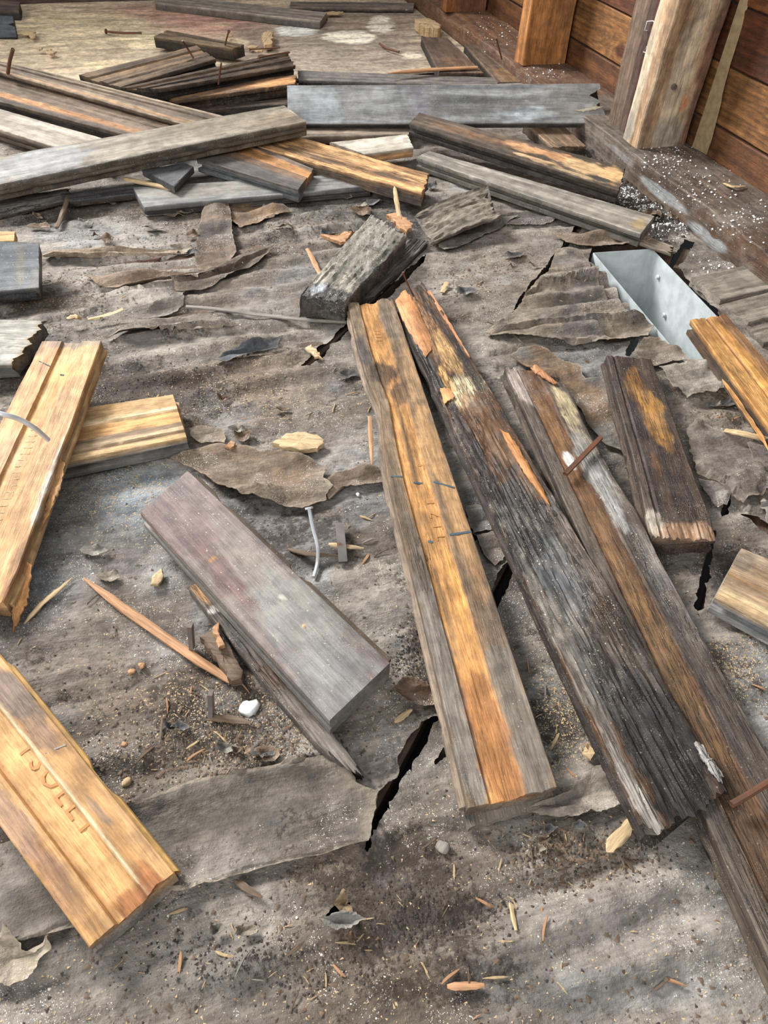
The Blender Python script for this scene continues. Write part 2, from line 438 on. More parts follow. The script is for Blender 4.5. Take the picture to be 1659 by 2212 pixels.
            uq = np.repeat(us, n6); tcx = lin(spec.get('tongue', spec.get('side', spec['base'][0])))*(0.7+0.6*fbm(uq*40, np.tile(np.arange(n6), n2)*1.0, seed+80))[:, None]
            tg = mk('tongue', pl, FF, mat or M_WOOD, None, dict(Col=tcx, rot=np.full(len(pl), 0.2), dust=np.full(len(pl), spec.get('tdust', 0.3))), matrix=None)
            tg.parent = o
    SURF[len(SURF)] = 0
    def surf(tt, vv, lift=0.0):
        p = (a0*(1-tt)+b0*tt)*(1-vv)+(a1*(1-tt)+b1*tt)*vv
        return p + Nn*(float(hol(np.array([vv]))[0])+lift+bow*4*tt*(1-tt))
    o_info = dict(o=o, mm=mm, surf=surf, L=L, W=Wd, N=Nn, X=X, Y=Ydir)
    return o_info
def strip_on(bi, name, pts, width, lift, mat, label=None):
    """thin flat mark following a board's surface through (t, v) points"""
    P = []; 
    pts2 = []
    for i in range(len(pts)-1):
        for q in np.linspace(0, 1, 9)[(0 if i == 0 else 1):]:
            pts2.append((pts[i][0]*(1-q)+pts[i+1][0]*q, pts[i][1]*(1-q)+pts[i+1][1]*q))
    C_ = [bi['surf'](a, b, lift) for a, b in pts2]
    for i, c in enumerate(C_):
        d = C_[min(i+1, len(C_)-1)]-C_[max(i-1, 0)]; s = np.cross(d, bi['N']); s /= np.linalg.norm(s)+1e-9
        ww = width*(0.6+0.4*math.sin(i*1.7)**2)
        P += [c-s*ww/2, c+s*ww/2, c+s*ww/2-bi['N']*0.0006, c-s*ww/2-bi['N']*0.0006]
    F = []
    for i in range(len(C_)-1):
        for k in range(4): F.append((i*4+k, i*4+(k+1) % 4, i*4+4+(k+1) % 4, i*4+4+k))
    F += [(0, 1, 2, 3), tuple((len(C_)-1)*4+k for k in range(4))]
    o = mk(name, to_local(bi['mm'], np.array(P)), F, mat); o.parent = bi['o']
    if label: o['label'] = label
    return o
def tube(name, pts, radii, mat, seg=8, label=None, cat=None, group=None, parent=None, pinv=None, flat=1.0, head=0.0, tipsharp=True, jit=0.0, square=False, seed=1):
    pts = [np.array(p, float) for p in pts]; n = len(pts)
    if np.isscalar(radii): radii = [radii]*n
    V = []; rr = random.Random(seed)
    up = UP if abs((pts[-1]-pts[0])@UP)/ (np.linalg.norm(pts[-1]-pts[0])+1e-9) < 0.8 else np.array([1., 0, 0])
    O = pts[0]; X = pts[-1]-pts[0]
    mm = frame(O, X, up)
    rows = []
    def ring(c, d, r):
        d = d/(np.linalg.norm(d)+1e-9); s = np.cross(d, up); s /= np.linalg.norm(s)+1e-9; q = np.cross(s, d)
        out = []
        for k in range(seg):
            a = 2*math.pi*(k+0.5)/seg; cx_, sy_ = math.cos(a), math.sin(a)
            if square: m_ = max(abs(cx_), abs(sy_)); cx_ /= m_; sy_ /= m_
            j = 1+rr.uniform(-jit, jit)
            out.append(c+s*cx_*r*j+q*sy_*r*flat*j)
        return out
    if head:
        d = pts[1]-pts[0]; dn_ = d/np.linalg.norm(d)
        rows += [ring(pts[0]-dn_*head*0.5, d, head*0.9), ring(pts[0]-dn_*head*0.45, d, head), ring(pts[0]-dn_*head*0.05, d, head), ring(pts[0], d, radii[0])]
    for i in range(n):
        d = pts[min(i+1, n-1)]-pts[max(i-1, 0)]
        rows.append(ring(pts[i], d, radii[i]))
    V = [p for r in rows for p in r]; nr = len(rows); F = []
    for i in range(nr-1):
        for k in range(seg): F.append((i*seg+k, i*seg+(k+1) % seg, (i+1)*seg+(k+1) % seg, (i+1)*seg+k))
    F.append(tuple(range(seg))); F.append(tuple((nr-1)*seg+k for k in range(seg)))
    if parent is not None:
        o = mk(name, to_local(pinv, np.array(V)), F, mat); o.parent = parent
    else:
        o = mk(name, to_local(mm, np.array(V)), F, mat, matrix=mm)
    tag(o, label, cat, group)
    return o
def curve_pts(p, n=6):
    """smooth a short list of 3D points"""
    p = [np.array(q, float) for q in p]
    if len(p) < 3: return p
    out = []
    for i in range(len(p)-1):
        p0 = p[max(i-1, 0)]; p1 = p[i]; p2 = p[i+1]; p3 = p[min(i+2, len(p)-1)]
        for k in range(n):
            t = k/n
            out.append(0.5*((2*p1)+(-p0+p2)*t+(2*p0-5*p1+4*p2-p3)*t*t+(-p0+3*p1-3*p2+p3)*t**3))
    out.append(p[-1]); return out

# ------------------------------------------------------------------ floor: void, joists, diagonal subfloor boards, torn paper
def blob_axes(cx, cy, rx, ry, z=0.0):
    c = at(cx, cy, z); ex = (at(cx+rx, cy, z)-at(cx-rx, cy, z))/2; ey = (at(cx, cy+ry, z)-at(cx, cy-ry, z))/2
    Mi = np.linalg.inv(np.array([[ex[0], ey[0]], [ex[1], ey[1]]]))
    return c, Mi
def blob_d(x, y, b):
    c, Mi = b
    dx, dy = x-c[0], y-c[1]
    return np.sqrt((Mi[0, 0]*dx+Mi[0, 1]*dy)**2+(Mi[1, 0]*dx+Mi[1, 1]*dy)**2)
RIP = [(blob_axes(*q[:4]), q[4]) for q in [(1300, 2010, 420, 180, 1.0), (1270, 670, 160, 110, 1.1), (200, 1720, 260, 130, 0.7), (300, 2120, 420, 120, 0.7),
       (1600, 900, 110, 90, 0.8), (480, 760, 330, 110, 0.7), (420, 600, 330, 120, 0.8), (620, 1500, 300, 130, .35), (700, 500, 260, 80, 0.8), (1350, 480, 150, 70, 0.9)]]
def wline(pts): return [at(px, py, 0)[:2] for px, py in pts]
STEPS = [(wline(p), h, dec) for p, h, dec in [
    ([(-60, 2075), (160, 2010), (340, 1948), (560, 1885), (795, 1826)], 0.0015, 0.10),
    ([(795, 1840), (840, 1815), (905, 1786), (990, 1782), (1080, 1765)], 0.0032, 0.05),
    ([(430, 1690), (560, 1668), (700, 1640), (760, 1650)], 0.0028, 0.03),
    ([(235, 748), (330, 738), (430, 722), (500, 722)], 0.0045, 0.035),
    ([(225, 640), (330, 628), (420, 614), (520, 575), (590, 545)], 0.0045, 0.03),
    ([(90, 568), (200, 560), (400, 548)], 0.0035, 0.05),
    ([(460, 788), (560, 752), (600, 736)], 0.003, 0.04),
    ([(1040, 735), (1180, 712), (1290, 708), (1400, 700)], 0.006, 0.03),
    ([(1120, 660), (1170, 628), (1250, 615), (1330, 620)], 0.004, 0.025),
    ([(1040, 770), (1120, 752), (1240, 748), (1330, 735)], 0.004, 0.02),
    ([(1140, 1912), (1240, 1878), (1340, 1850), (1400, 1838)], 0.0035, 0.025),
    ([(560, 480), (700, 470), (800, 480)], 0.004, 0.03),
    ([(560, 520), (640, 500), (740, 505)], 0.003, 0.03),
    ([(1480, 875), (1560, 868), (1640, 842)], 0.004, 0.025),
    ([(1480, 1010), (1560, 1060), (1610, 1110), (1659, 1110)], 0.005, 0.04),
    ([(60, 700), (150, 690), (280, 655), (400, 648)], 0.003, 0.04),
    ([(0, 1560), (200, 1500), (330, 1470)], 0.002, 0.03),
]]
def floorz(x, y):
    x = np.asarray(x, float); y = np.asarray(y, float)
    n = x*WN[0]+y*WN[1]; a = x*WA[0]+y*WA[1]
    mk_ = np.full(x.shape, 0.32)
    for b, s in RIP: mk_ = np.maximum(mk_, s*(1-sst(0.55, 1.15, blob_d(x, y, b))))
    far = 1-sst(1.25, 1.45, a)*0.9
    wob = 0.02*(fbm(n*6, a*2, 3)-0.5)
    h = 0.017*(fbm((a+wob)*24, n*4.5, 5, 3)-0.5)*mk_ + 0.008*(fbm(x*12, y*14, 9, 4)-0.5) + 0.003*(fbm(x*60, y*60, 12, 3)-0.5)
    h = h + 0.0038*mk_*np.sin((a+wob)*2*math.pi/0.034+2*fbm(n*5, a*3, 22))
    h = h*far
    for pts, hh, dec in STEPS:
        best = np.full(x.shape, 9.0); sgn = np.zeros(x.shape); par = np.zeros(x.shape)
        jx = 0.004*(fbm(x*60, y*60, 31, 3)-0.5)*2
        L = len(pts)-1
        for i in range(L):
            p, q = pts[i], pts[i+1]; d = q-p; l2 = d@d
            t = np.clip(((x-p[0])*d[0]+(y-p[1])*d[1])/l2, 0, 1)
            ex, ey = x-(p[0]+t*d[0]), y-(p[1]+t*d[1]); dd = np.hypot(ex, ey)
            s = np.sign(d[0]*ey-d[1]*ex); m_ = dd < best
            best = np.where(m_, dd, best); sgn = np.where(m_, s, sgn); par = np.where(m_, (i+t)/L, par)
        sd = best*sgn+jx
        end = sst(0, 0.12, par)*(1-sst(0.88, 1, par))
        h = h + 1.35*hh*end*np.where(sd > 0, np.exp(-sd/dec)*sst(-0.0005, 0.0016, sd), 0.0)*np.where(best < dec*4, 1, 0)
    # settle to the flat board level near the plate
    return h
def inpoly(x, y, poly):
    c = np.zeros(x.shape, bool); n = len(poly)
    for i in range(n):
        x1, y1 = poly[i]; x2, y2 = poly[(i+1) % n]
        if y1 == y2: continue
        c ^= ((y1 > y) != (y2 > y)) & (x < (x2-x1)*(y-y1)/(y2-y1)+x1)
    return c
def segd(x, y, poly):
    b = np.full(x.shape, 9.0)
    for i in range(len(poly)):
        p, q = np.array(poly[i]), np.array(poly[(i+1) % len(poly)]); d = q-p; l2 = d@d+1e-12
        t = np.clip(((x-p[0])*d[0]+(y-p[1])*d[1])/l2, 0, 1)
        b = np.minimum(b, np.hypot(x-(p[0]+t*d[0]), y-(p[1]+t*d[1])))
    return b
HOLES = [wline(p) for p in [
    [(912, 1563), (884, 1594), (858, 1637), (862, 1680), (818, 1720), (810, 1750), (788, 1818), (790, 1840), (797, 1832), (830, 1765), (862, 1707), (905, 1630), (946, 1556), (935, 1552)],
    [(1040, 1330), (1066, 1265), (1104, 1194), (1150, 1110), (1160, 1115), (1122, 1212), (1082, 1300), (1066, 1335)],
    [(648, 792), (700, 745), (760, 690), (765, 700), (692, 777), (668, 797)],
    [(760, 690), (829, 633), (918, 554), (920, 562), (848, 640), (772, 705)],
    [(1100, 692), (1122, 650), (1178, 578), (1243, 490), (1257, 492), (1194, 580), (1136, 655), (1112, 690)],
    [(1348, 768), (1360, 740), (1384, 726), (1374, 752), (1356, 776)],
    [(1500, 1312), (1517, 1225), (1533, 1150), (1545, 1150), (1535, 1225), (1520, 1312), (1508, 1325)],
    [(1555, 1125), (1567, 1060), (1582, 1052), (1572, 1108)],
    [(1405, 535), (1455, 552), (1478, 520), (1500, 524), (1488, 548), (1462, 578), (1432, 566)],
    [(1270, 562), (1280, 538), (1415, 532), (1560, 688), (1660, 800), (1560, 830), (1500, 800), (1450, 775), (1385, 706)],
    [(704, 1988), (722, 1958), (742, 1944), (756, 1952), (748, 1976), (725, 1980)],
    [(940, 1655), (958, 1618), (974, 1612), (966, 1640)],
    [(1010, 1165), (1018, 1150), (1030, 1168), (1020, 1180)],
    [(1600, 1115), (1640, 1120), (1700, 1160), (1700, 1175), (1640, 1140)],
]]
def hole_sd(x, y):
    s = np.full(x.shape, 9.0)
    for poly in HOLES:
        xs = [p[0] for p in poly]; ys = [p[1] for p in poly]
        m_ = (x > min(xs)-0.03) & (x < max(xs)+0.03) & (y > min(ys)-0.03) & (y < max(ys)+0.03)
        if not m_.any(): continue
        d = segd(x[m_], y[m_], poly); ins = inpoly(x[m_], y[m_], poly)
        v = np.where(ins, -d, d)
        s[m_] = np.minimum(s[m_], v)
    return s + 0.0022*(fbm(x*150, y*150, 77, 3)-0.5)*2
BL = [(260, 1050, 200, 150, (116, 123, 128), .95, 1.0, .1), (1330, 2130, 300, 60, (138, 134, 128), .7, .4, .1), (60, 1300, 120, 120, (92, 92, 92), .7, .6, .3), (350, 1400, 120, 60, (150, 146, 142), .7, .8, 0), (1000, 2120, 250, 60, (88, 78, 68), .6, .3, .8), (720, 1880, 200, 40, (100, 86, 74), .7, .3, .8), (120, 1200, 150, 170, (104, 106, 108), .7, .7, .2), (420, 1230, 170, 130, (132, 128, 124), .8, .8, 0),
      (600, 1180, 170, 150, (104, 86, 70), .8, .2, .7), (500, 1520, 280, 160, (98, 87, 77), .8, .8, 1.0), (640, 1780, 200, 110, (128, 118, 110), .8, .35, 0),
      (900, 1960, 260, 170, (104, 92, 81), .7, .3, .8), (1330, 2000, 330, 150, (134, 124, 115), .8, .4, .1), (1230, 1820, 150, 60, (98, 86, 74), .8, .7, .8),
      (90, 800, 210, 120, (84, 70, 58), .85, .2, .8), (100, 660, 140, 40, (96, 84, 72), .8, .4, .9), (150, 450, 230, 60, (86, 72, 60), .8, .3, .8),
      (290, 505, 150, 45, (138, 132, 124), .7, 1.0, .3), (560, 850, 250, 130, (122, 106, 92), .8, .35, .4), (330, 840, 180, 70, (88, 76, 64), .7, .3, 1.0), (1090, 590, 110, 110, (124, 113, 101), .8, .7, .2),
      (1400, 420, 120, 110, (52, 46, 42), .95, 1.0, 1.0), (1290, 300, 120, 50, (46, 40, 37), .9, .8, 1.0), (1600, 1450, 100, 110, (112, 102, 92), .7, 1.0, .6), (1080, 1330, 80, 140, (104, 96, 89), .8, .5, .2), (1200, 1530, 90, 150, (84, 76, 68), .85, .9, .7),
      (1570, 960, 140, 170, (124, 112, 100), .8, .5, .2), (830, 480, 200, 60, (98, 92, 86), .8, .4, .5), (1040, 1080, 60, 120, (82, 80, 80), .8, .6, .2),
      (560, 640, 230, 60, (128, 112, 98), .7, .3, .3), (1300, 560, 160, 120, (108, 98, 90), .6, .4, .3), (930, 1420, 60, 150, (98, 84, 72), .8, .4, .7), (300, 2100, 450, 100, (112, 104, 96), .6, .3, .3), (1580, 1900, 120, 180, (110, 104, 98), .7, .6, .4), (60, 1600, 150, 120, (112, 106, 102), .7, .5, .1),
      (600, 420, 300, 50, (84, 80, 78), .6, .3, .4), (1590, 1230, 90, 80, (70, 58, 48), .8, .3, .8), (1500, 700, 100, 60, (84, 74, 66), .7, .3, .6)]
BLA = [(blob_axes(*b[:4]),)+b[4:] for b in BL]
def floorcol(x, y):
    a = x*WA[0]+y*WA[1]; n = x*WN[0]+y*WN[1]
    f = sst(0.3, 0.7, fbm(a*16, n*7, 41, 4))[:, None]
    c = lin((108, 97, 86))*(1-f)+lin((146, 134, 122))*f
    dust = np.full(x.shape, 0.35); dirt = np.full(x.shape, 0.35)
    for b, colr, al, du, di in BLA:
        d = blob_d(x, y, b)+1.1*(fbm(x*16, y*16, 51, 5)-0.5)
        m_ = (1-sst(0.2, 1.15, d))
        v = 0.82+0.36*fbm(a*40, n*16, 53)
        c = c*(1-(m_*al)[:, None])+lin(colr)*(m_*al*v)[:, None]
        dust = dust*(1-m_)+du*m_; dirt = dirt*(1-m_)+di*m_
    # long brownish and bluish water stains
    w1 = sst(0.55, 0.75, fbm(x*7+3, y*7, 61, 4)); c = c*(1-0.45*w1[:, None])+lin((92, 72, 56))*0.45*w1[:, None]
    w2 = sst(0.6, 0.75, fbm(x*9+8, y*9, 67, 4)); c = c*(1-0.4*w2[:, None])+lin((138, 138, 138))*0.4*w2[:, None]
    c = c*np.array([.95, .99, 1.03])
    return c, dust, dirt
floor = empty('floor', (0, 0, 0)); tag(floor, 'torn grey-brown building paper over diagonal subfloor boards', None, None, 'structure')
NXG, NYG = 560, 560
ys = [-0.22]; st = 0.0026
while ys[-1] < 2.42:
    ys.append(ys[-1]+max(0.0026, 0.0026+0.0042*(ys[-1]-0.3)/1.2 if ys[-1] > 0.3 else 0.0026))
ys = np.array(ys); sx = np.linspace(-1, 1, NXG)
half = 0.52+0.42*np.clip(ys, 0, 9)
GX = (sx[None, :]*half[:, None]); GY = np.repeat(ys[:, None], NXG, 1)
gx, gy = GX.ravel(), GY.ravel()
sd = hole_sd(gx, gy)
# pull the grid onto the torn edges
cell = 0.0032
near = np.abs(sd) < cell*0.9; e_ = 1e-3
if near.any():
    sxp = hole_sd(gx[near]+e_, gy[near]); syp = hole_sd(gx[near], gy[near]+e_)
    gxn = (sxp-sd[near])/e_; gyn = (syp-sd[near])/e_; g2 = np.maximum(np.hypot(gxn, gyn), 0.3)
    gx = gx.copy(); gy = gy.copy()
    gx[near] -= np.clip(sd[near]*gxn/g2**2, -cell, cell); gy[near] -= np.clip(sd[near]*gyn/g2**2, -cell, cell)
    sd[near] = 0.0
gz = floorz(gx, gy)
gz += 0.0022*np.exp(-np.clip(sd, 0, 1)/0.006)*np.where(sd < 0.04, fbm(gx*30, gy*30, 88, 2)*1.5, 0)
ny = len(ys)
idx = np.arange(ny*NXG).reshape(ny, NXG)
q = np.stack([idx[:-1, :-1], idx[:-1, 1:], idx[1:, 1:], idx[1:, :-1]], -1).reshape(-1, 4)
cs = (sd[q].sum(1) > 0.0005*0) & (sd[q].min(1) > -1e-4)
nn_ = gx*WN[0]+gy*WN[1]; aa_ = gx*WA[0]+gy*WA[1]
cs &= (nn_[q].max(1) < 0.735) & (aa_[q].min(1) < 2.35)
q = q[cs]; used_ = np.unique(q); rem = -np.ones(ny*NXG, np.int64); rem[used_] = np.arange(len(used_))
fc, fd, fr = floorcol(gx[used_], gy[used_])
me = bpy.data.meshes.new('paper_underlay')
vv = np.stack([gx[used_], gy[used_], gz[used_]], 1)
me.vertices.add(len(vv)); me.vertices.foreach_set('co', vv.ravel())
fl = rem[q]
me.loops.add(fl.size); me.loops.foreach_set('vertex_index', fl.ravel().astype(np.int32))
me.polygons.add(len(fl)); me.polygons.foreach_set('loop_start', np.arange(0, fl.size, 4, dtype=np.int32)); me.polygons.foreach_set('loop_total', np.full(len(fl), 4, np.int32))
me.update(calc_edges=True)
me.polygons.foreach_set('use_smooth', [True]*len(fl))
for k, v in (('Col', fc), ('dust', fd), ('rot', fr)):
    if v.ndim == 2:
        a_ = me.attributes.new(k, 'FLOAT_COLOR', 'POINT'); d_ = np.ones((len(v), 4)); d_[:, :3] = v; a_.data.foreach_set('color', d_.ravel())
    else: a_ = me.attributes.new(k, 'FLOAT', 'POINT'); a_.data.foreach_set('value', v)
me.materials.append(M_PAPER)
po = bpy.data.objects.new('paper_underlay', me); COL.objects.link(po); po.parent = floor
po['label'] = 'torn rippled grey-brown building paper'

def rawbox(name, O, X, Y, Z, lx, ly, lz, mat, parent=None, col=None, bev=0.001, attrs=None, nx=1, seed=0, colf=None, wav=0.0):
    """box from corner O along X (lx), Y (ly), Z (lz), bevelled, subdivided along X"""
    X, Y, Z = [np.array(q, float)/np.linalg.norm(q) for q in (X, Y, Z)]
    b = bev
    prof = [(b, 0), (ly-b, 0), (ly, b), (ly, lz-b), (ly-b, lz), (b, lz), (0, lz-b), (0, b)]
    V = []; F = []; n = nx+1
    for i in range(n):
        x = lx*i/nx
        for k, (yy, zz) in enumerate(prof):
            V.append((x, yy+wav*(float(fbm(np.array([x*7.0+k*0]), np.array([seed*1.0]), seed+k//2*3, 3)[0])-0.5), zz))
    for i in range(n-1):
        for k in range(8): F.append((i*8+k, i*8+(k+1) % 8, (i+1)*8+(k+1) % 8, (i+1)*8+k))
    F.append(tuple(range(8))); F.append(tuple((n-1)*8+k for k in range(8)))
    mm = Matrix.Identity(4)
    for i in range(3): mm[i][0] = X[i]; mm[i][1] = Y[i]; mm[i][2] = Z[i]; mm[i][3] = O[i]
    V = np.array(V); at_ = None
    c = colf(V) if colf else np.repeat(lin(col or (120, 110, 100))[None], len(V), 0)
    at_ = dict(Col=c, rot=np.full(len(V), 0.15), dust=np.full(len(V), 0.3))
    if attrs: at_.update({k: np.full(len(V), v) for k, v in attrs.items()})
    o = mk(name, V, F, mat, None, at_, matrix=mm)
    if parent: o.parent = parent
    return o
vo = rawbox('crawl_space', (-2, -0.6, -0.42), (1, 0, 0), (0, 1, 0), (0, 0, 1), 4, 4, 0.02, M_VOID); tag(vo, 'crawl space ground coloured near black as shade, seen through gaps', kind='structure')
for k, a0_ in enumerate([-0.28, 0.06, 0.43, 0.98, 1.38, 1.78]):
    rawbox('joist', WN*(-1.5)+WA*a0_+UP*(-0.17), WN, WA, UP, 2.2, 0.04, 0.14, M_FIR, floor, (60, 48, 38))
rect = [at(1275, 545, 0), at(1412, 534, 0)]
for k in range(-5, 10):
    n0 = 0.0745-0.1427*k
    lo, hi = -1.6, 2.6
    # board between n0 (its +side gap) and n0-0.1427, clear of the duct opening
    ctr = n0-0.0713
    segs = [(lo, hi)]
    D = [p for p in HOLES[9]]
    D = [np.array(D[i])*(1-t_)+np.array(D[(i+1) % len(D)])*t_ for i in range(len(D)) for t_ in np.linspace(0, 1, 30)]
    us_ = [np.array([p[0], p[1], 0])@DU for p in D if n0-0.1427 < np.array([p[0], p[1], 0])@DNV < n0]
    if us_: segs = [(lo, min(us_)-0.004), (max(us_)+0.004, hi)]
    for (u0, u1) in segs:
        # stop short of the wall plate
        lim = (0.72-(DNV*ctr)@WN)/(DU@WN); u1_ = min(u1, lim)
        if u1_-u0 < 0.05: continue
        rawbox('subfloor_board', DNV*(n0-0.1427+0.0042)+DU*u0+UP*(-0.024), DU, DNV, UP, u1_-u0, 0.1343, 0.019, M_FIR, floor, (92+5*(k % 3), 76, 62), nx=30)

# bare old plywood / floor covering beyond the pile
def sheet(name, n0, n1, a0, a1, z, nx, ny_, mat, colf, hf, parent=None, th=0.004):
    ns, as_ = np.meshgrid(np.linspace(n0, n1, nx), np.linspace(a0, a1, ny_), indexing='ij')
    n_, a_ = ns.ravel(), as_.ravel(); jag = (a_ < a0+1e-6); 
    a_ = a_ + np.where(jag, 0.01*(fbm(n_*14, a_*0, 5)-0.5), 0)
    x = n_*WN[0]+a_*WA[0]; y = n_*WN[1]+a_*WA[1]; zt = z+hf(x, y)
    N0 = len(x); V = np.concatenate([np.stack([x, y, zt], 1), np.stack([x, y, zt-th], 1)])
    I = np.arange(N0).reshape(nx, ny_); F = []
    for i in range(nx-1):
        for j in range(ny_-1):
            F.append((I[i, j], I[i+1, j], I[i+1, j+1], I[i, j+1])); F.append((I[i, j]+N0, I[i, j+1]+N0, I[i+1, j+1]+N0, I[i+1, j]+N0))
    ed = list(I[:, 0])+list(I[-1, 1:])+list(I[-2::-1, -1])+list(I[0, -2:0:-1])
    for i in range(len(ed)):
        p, q_ = ed[i], ed[(i+1) % len(ed)]; F.append((p, q_, q_+N0, p+N0))
    c, du, ro = colf(V[:, 0], V[:, 1])
    return mk(name, V, [tuple(int(t) for t in f) for f in F], mat, parent, dict(Col=c, dust=du, rot=ro))
PB = [(180, 70, 260, 70, (224, 202, 166), .85), (60, 130, 200, 60, (186, 166, 138), .8), (300, 130, 160, 50, (176, 156, 132), .7), (460, 55, 190, 45, (200, 150, 134), .85), (400, 30, 260, 22, (194, 146, 126), .7),
      (760, 120, 330, 90, (150, 138, 124), .85), (800, 50, 200, 60, (138, 122, 110), .7), (560, 90, 90, 60, (150, 130, 118), .7), (620, 45, 130, 12, (96, 84, 78), .6)]
PS = [(640, 74, 50, 13, (226, 222, 212), 1), (755, 88, 62, 16, (240, 232, 210), 1), (822, 62, 28, 21, (240, 232, 212), 1), (890, 127, 26, 8, (222, 208, 186), .9), (205, 72, 40, 9, (232, 210, 170), .85), (300, 92, 48, 14, (234, 214, 174), .9),
      (90, 68, 45, 5, (226, 204, 164), .8), (230, 148, 60, 12, (226, 204, 164), .8), (120, 50, 70, 8, (224, 200, 160), .7), (320, 105, 50, 12, (234, 214, 174), .85), (480, 60, 36, 5, (222, 190, 160), .8), (510, 100, 30, 10, (226, 204, 170), .8), (720, 27, 60, 5, (222, 200, 170), .8)]
PBA = [(blob_axes(*b[:4]),)+b[4:] for b in PB]; PSA = [(blob_axes(*b[:4]),)+b[4:] for b in PS]
def plycol(x, y):
    n = x*WN[0]+y*WN[1]; a = x*WA[0]+y*WA[1]
    f = sst(.3, .7, fbm(n*3.5, a*40, 71, 4))[:, None]; c = lin((186, 166, 140))*(1-f)+lin((210, 192, 164))*f
    for b, colr, al in PBA:
        m_ = (1-sst(0.3, 1.0, blob_d(x, y, b)+.3*(fbm(x*8, y*8, 72)-.5)))*al; c = c*(1-m_[:, None])+lin(colr)*m_[:, None]
    for b, colr, al in PSA:
        m_ = (1-sst(0.85, 1.0, blob_d(x, y, b)+.7*(fbm(n*22, a*80, 73, 4)-.5)))*al; c = c*(1-m_[:, None])+lin(colr)*m_[:, None]
    g_ = sst(.66, .74, fbm(n*5, a*55, 74, 4))*0.35; c = c*(1-g_[:, None])+lin((96, 78, 62))*g_[:, None]
    return c, np.full(x.shape, .1), np.full(x.shape, .12)
aply = float(at(830, 168, 0)@WA)
M_PLY = paper_mat('old_plywood_sheet')
ply = sheet('plywood_sheet', -1.75, 0.70, aply, 2.19, 0.007, 260, 110, M_PLY, plycol, lambda x, y: 0.004*(fbm(x*6, y*6, 75)-.5), floor)
ply['label'] = 'bare tan and pinkish old plywood with pale scraped patches'

# ------------------------------------------------------------------ wall on the right
wall = empty('wall_right', tuple(wp(0.81, 1.0, 0))); tag(wall, 'orange-brown horizontal board wall with studs and bottom plate', kind='structure')
bpy.context.view_layer.update()
def keep_parent(o, p):
    mw = o.matrix_world.copy(); o.parent = p; o.matrix_parent_inverse = Matrix.Translation(-Vector(p.location)); o.matrix_world = mw
def wbox(name, n0, n1, a0, a1, z0, z1, base, streak, mat=M_FIR, nx=80, label=None, patches=(), along='a', dust=0.15, rot=0.1, wav=0.0, knots=(), seed=1, K=14, zfun=None):
    """plank or stud with a dense skin so that pigment, knots and wear can sit on it"""
    if along == 'a': lx, ly, lz = a1-a0, n1-n0, z1-z0; O = wp(n0, a0, z0); ax = (WA, WN, UP)
    else: lx, ly, lz = z1-z0, n1-n0, a1-a0; O = wp(n0, a0, z0); ax = (UP, WN, WA)
    b = 0.0015
    def edge(p, q, k): return [(p[0]+(q[0]-p[0])*t, p[1]+(q[1]-p[1])*t) for t in np.linspace(0, 1, k)]
    c4 = [(b, 0), (ly-b, 0), (ly, b), (ly, lz-b), (ly-b, lz), (b, lz), (0, lz-b), (0, b)]
    prof = edge(c4[0], c4[1], K)+edge(c4[2], c4[3], K)+edge(c4[4], c4[5], K)+edge(c4[6], c4[7], K)
    prof = np.array(prof); nk = len(prof); n = nx+1
    x = np.repeat(np.linspace(0, lx, n), nk); yz = np.tile(prof, (n, 1)); k_ = np.tile(np.arange(nk), n)
    y, z = yz[:, 0], yz[:, 1]
    cxx = np.where(y < ly/2, -1, 1); 
    s_ = fbm(x*9+seed, (y+z)*30+seed, seed, 4)
    y2 = y+wav*(fbm(x*9, z*14+seed, seed+1, 3)-.5)*2*np.where(np.abs(y-ly/2) > ly*0.3, 1, .2); z2 = z+wav*(fbm(x*9, y*14+seed, seed+2, 3)-.5)*2
    if zfun is not None: z2 = z2 + zfun(x, y, z)
    V = np.stack([x, y2, z2], 1); F = []
    for i in range(n-1):
        for k in range(nk): F.append((i*nk+k, i*nk+(k+1) % nk, (i+1)*nk+(k+1) % nk, (i+1)*nk+k))
    F.append(tuple(range(nk-1, -1, -1))); F.append(tuple((n-1)*nk+k for k in range(nk)))
    # flat-sawn grain: rings as level sets of a warped field
    wr = z + y*0.6 + 0.03*(fbm(x*3.0+seed*2, z*4+seed, seed+5, 3)-.5)
    for (kx, kz, kr) in knots: wr = wr + kr*np.exp(-(((x-kx)/0.05)**2+((z-kz)/0.02)**2))
    ring = (wr*150) % 1.0; ring = sst(0.15, 0.85, ring)*(1-sst(0.88, 1.0, ring))
    f = (0.65*ring+0.35*s_)[:, None]
    c = lin(base)*(1-f)+lin(streak)*f
    for (kx, kz, kr) in knots:
        d = np.sqrt(((x-kx)/0.018)**2+((z-kz)/0.012)**2); m_ = (1-sst(.7, 1.1, d))*.85; c = c*(1-m_[:, None])+lin((70, 34, 20))*m_[:, None]
    for (px, pz, rx, rz, colr, al) in patches:
        q2 = z if along == 'a' else (y+z)
        d = np.sqrt(((x-px)/rx)**2+((q2-pz)/rz)**2)+.8*(fbm(x*30, q2*40, seed+7, 4)-.5); m_ = (1-sst(.7, 1.05, d))*al; c = c*(1-m_[:, None])+lin(colr)*m_[:, None]
    mm = Matrix.Identity(4)
    for i in range(3):
        for j in range(3): mm[i][j] = ax[j][i]
        mm[i][3] = O[i]
    o = mk(name, V, F, mat, None, dict(Col=c, rot=np.full(len(V), rot), dust=np.full(len(V), dust)), matrix=mm)
    bpy.context.view_layer.update(); keep_parent(o, wall)
    if label: o['label'] = label
    return o
SID = [((-0.02), .081), (.0825, .1535), (.155, .2225), (.224, .297), (.2985, .371), (.3725, .445), (.4465, .52), (.5215, .595)]
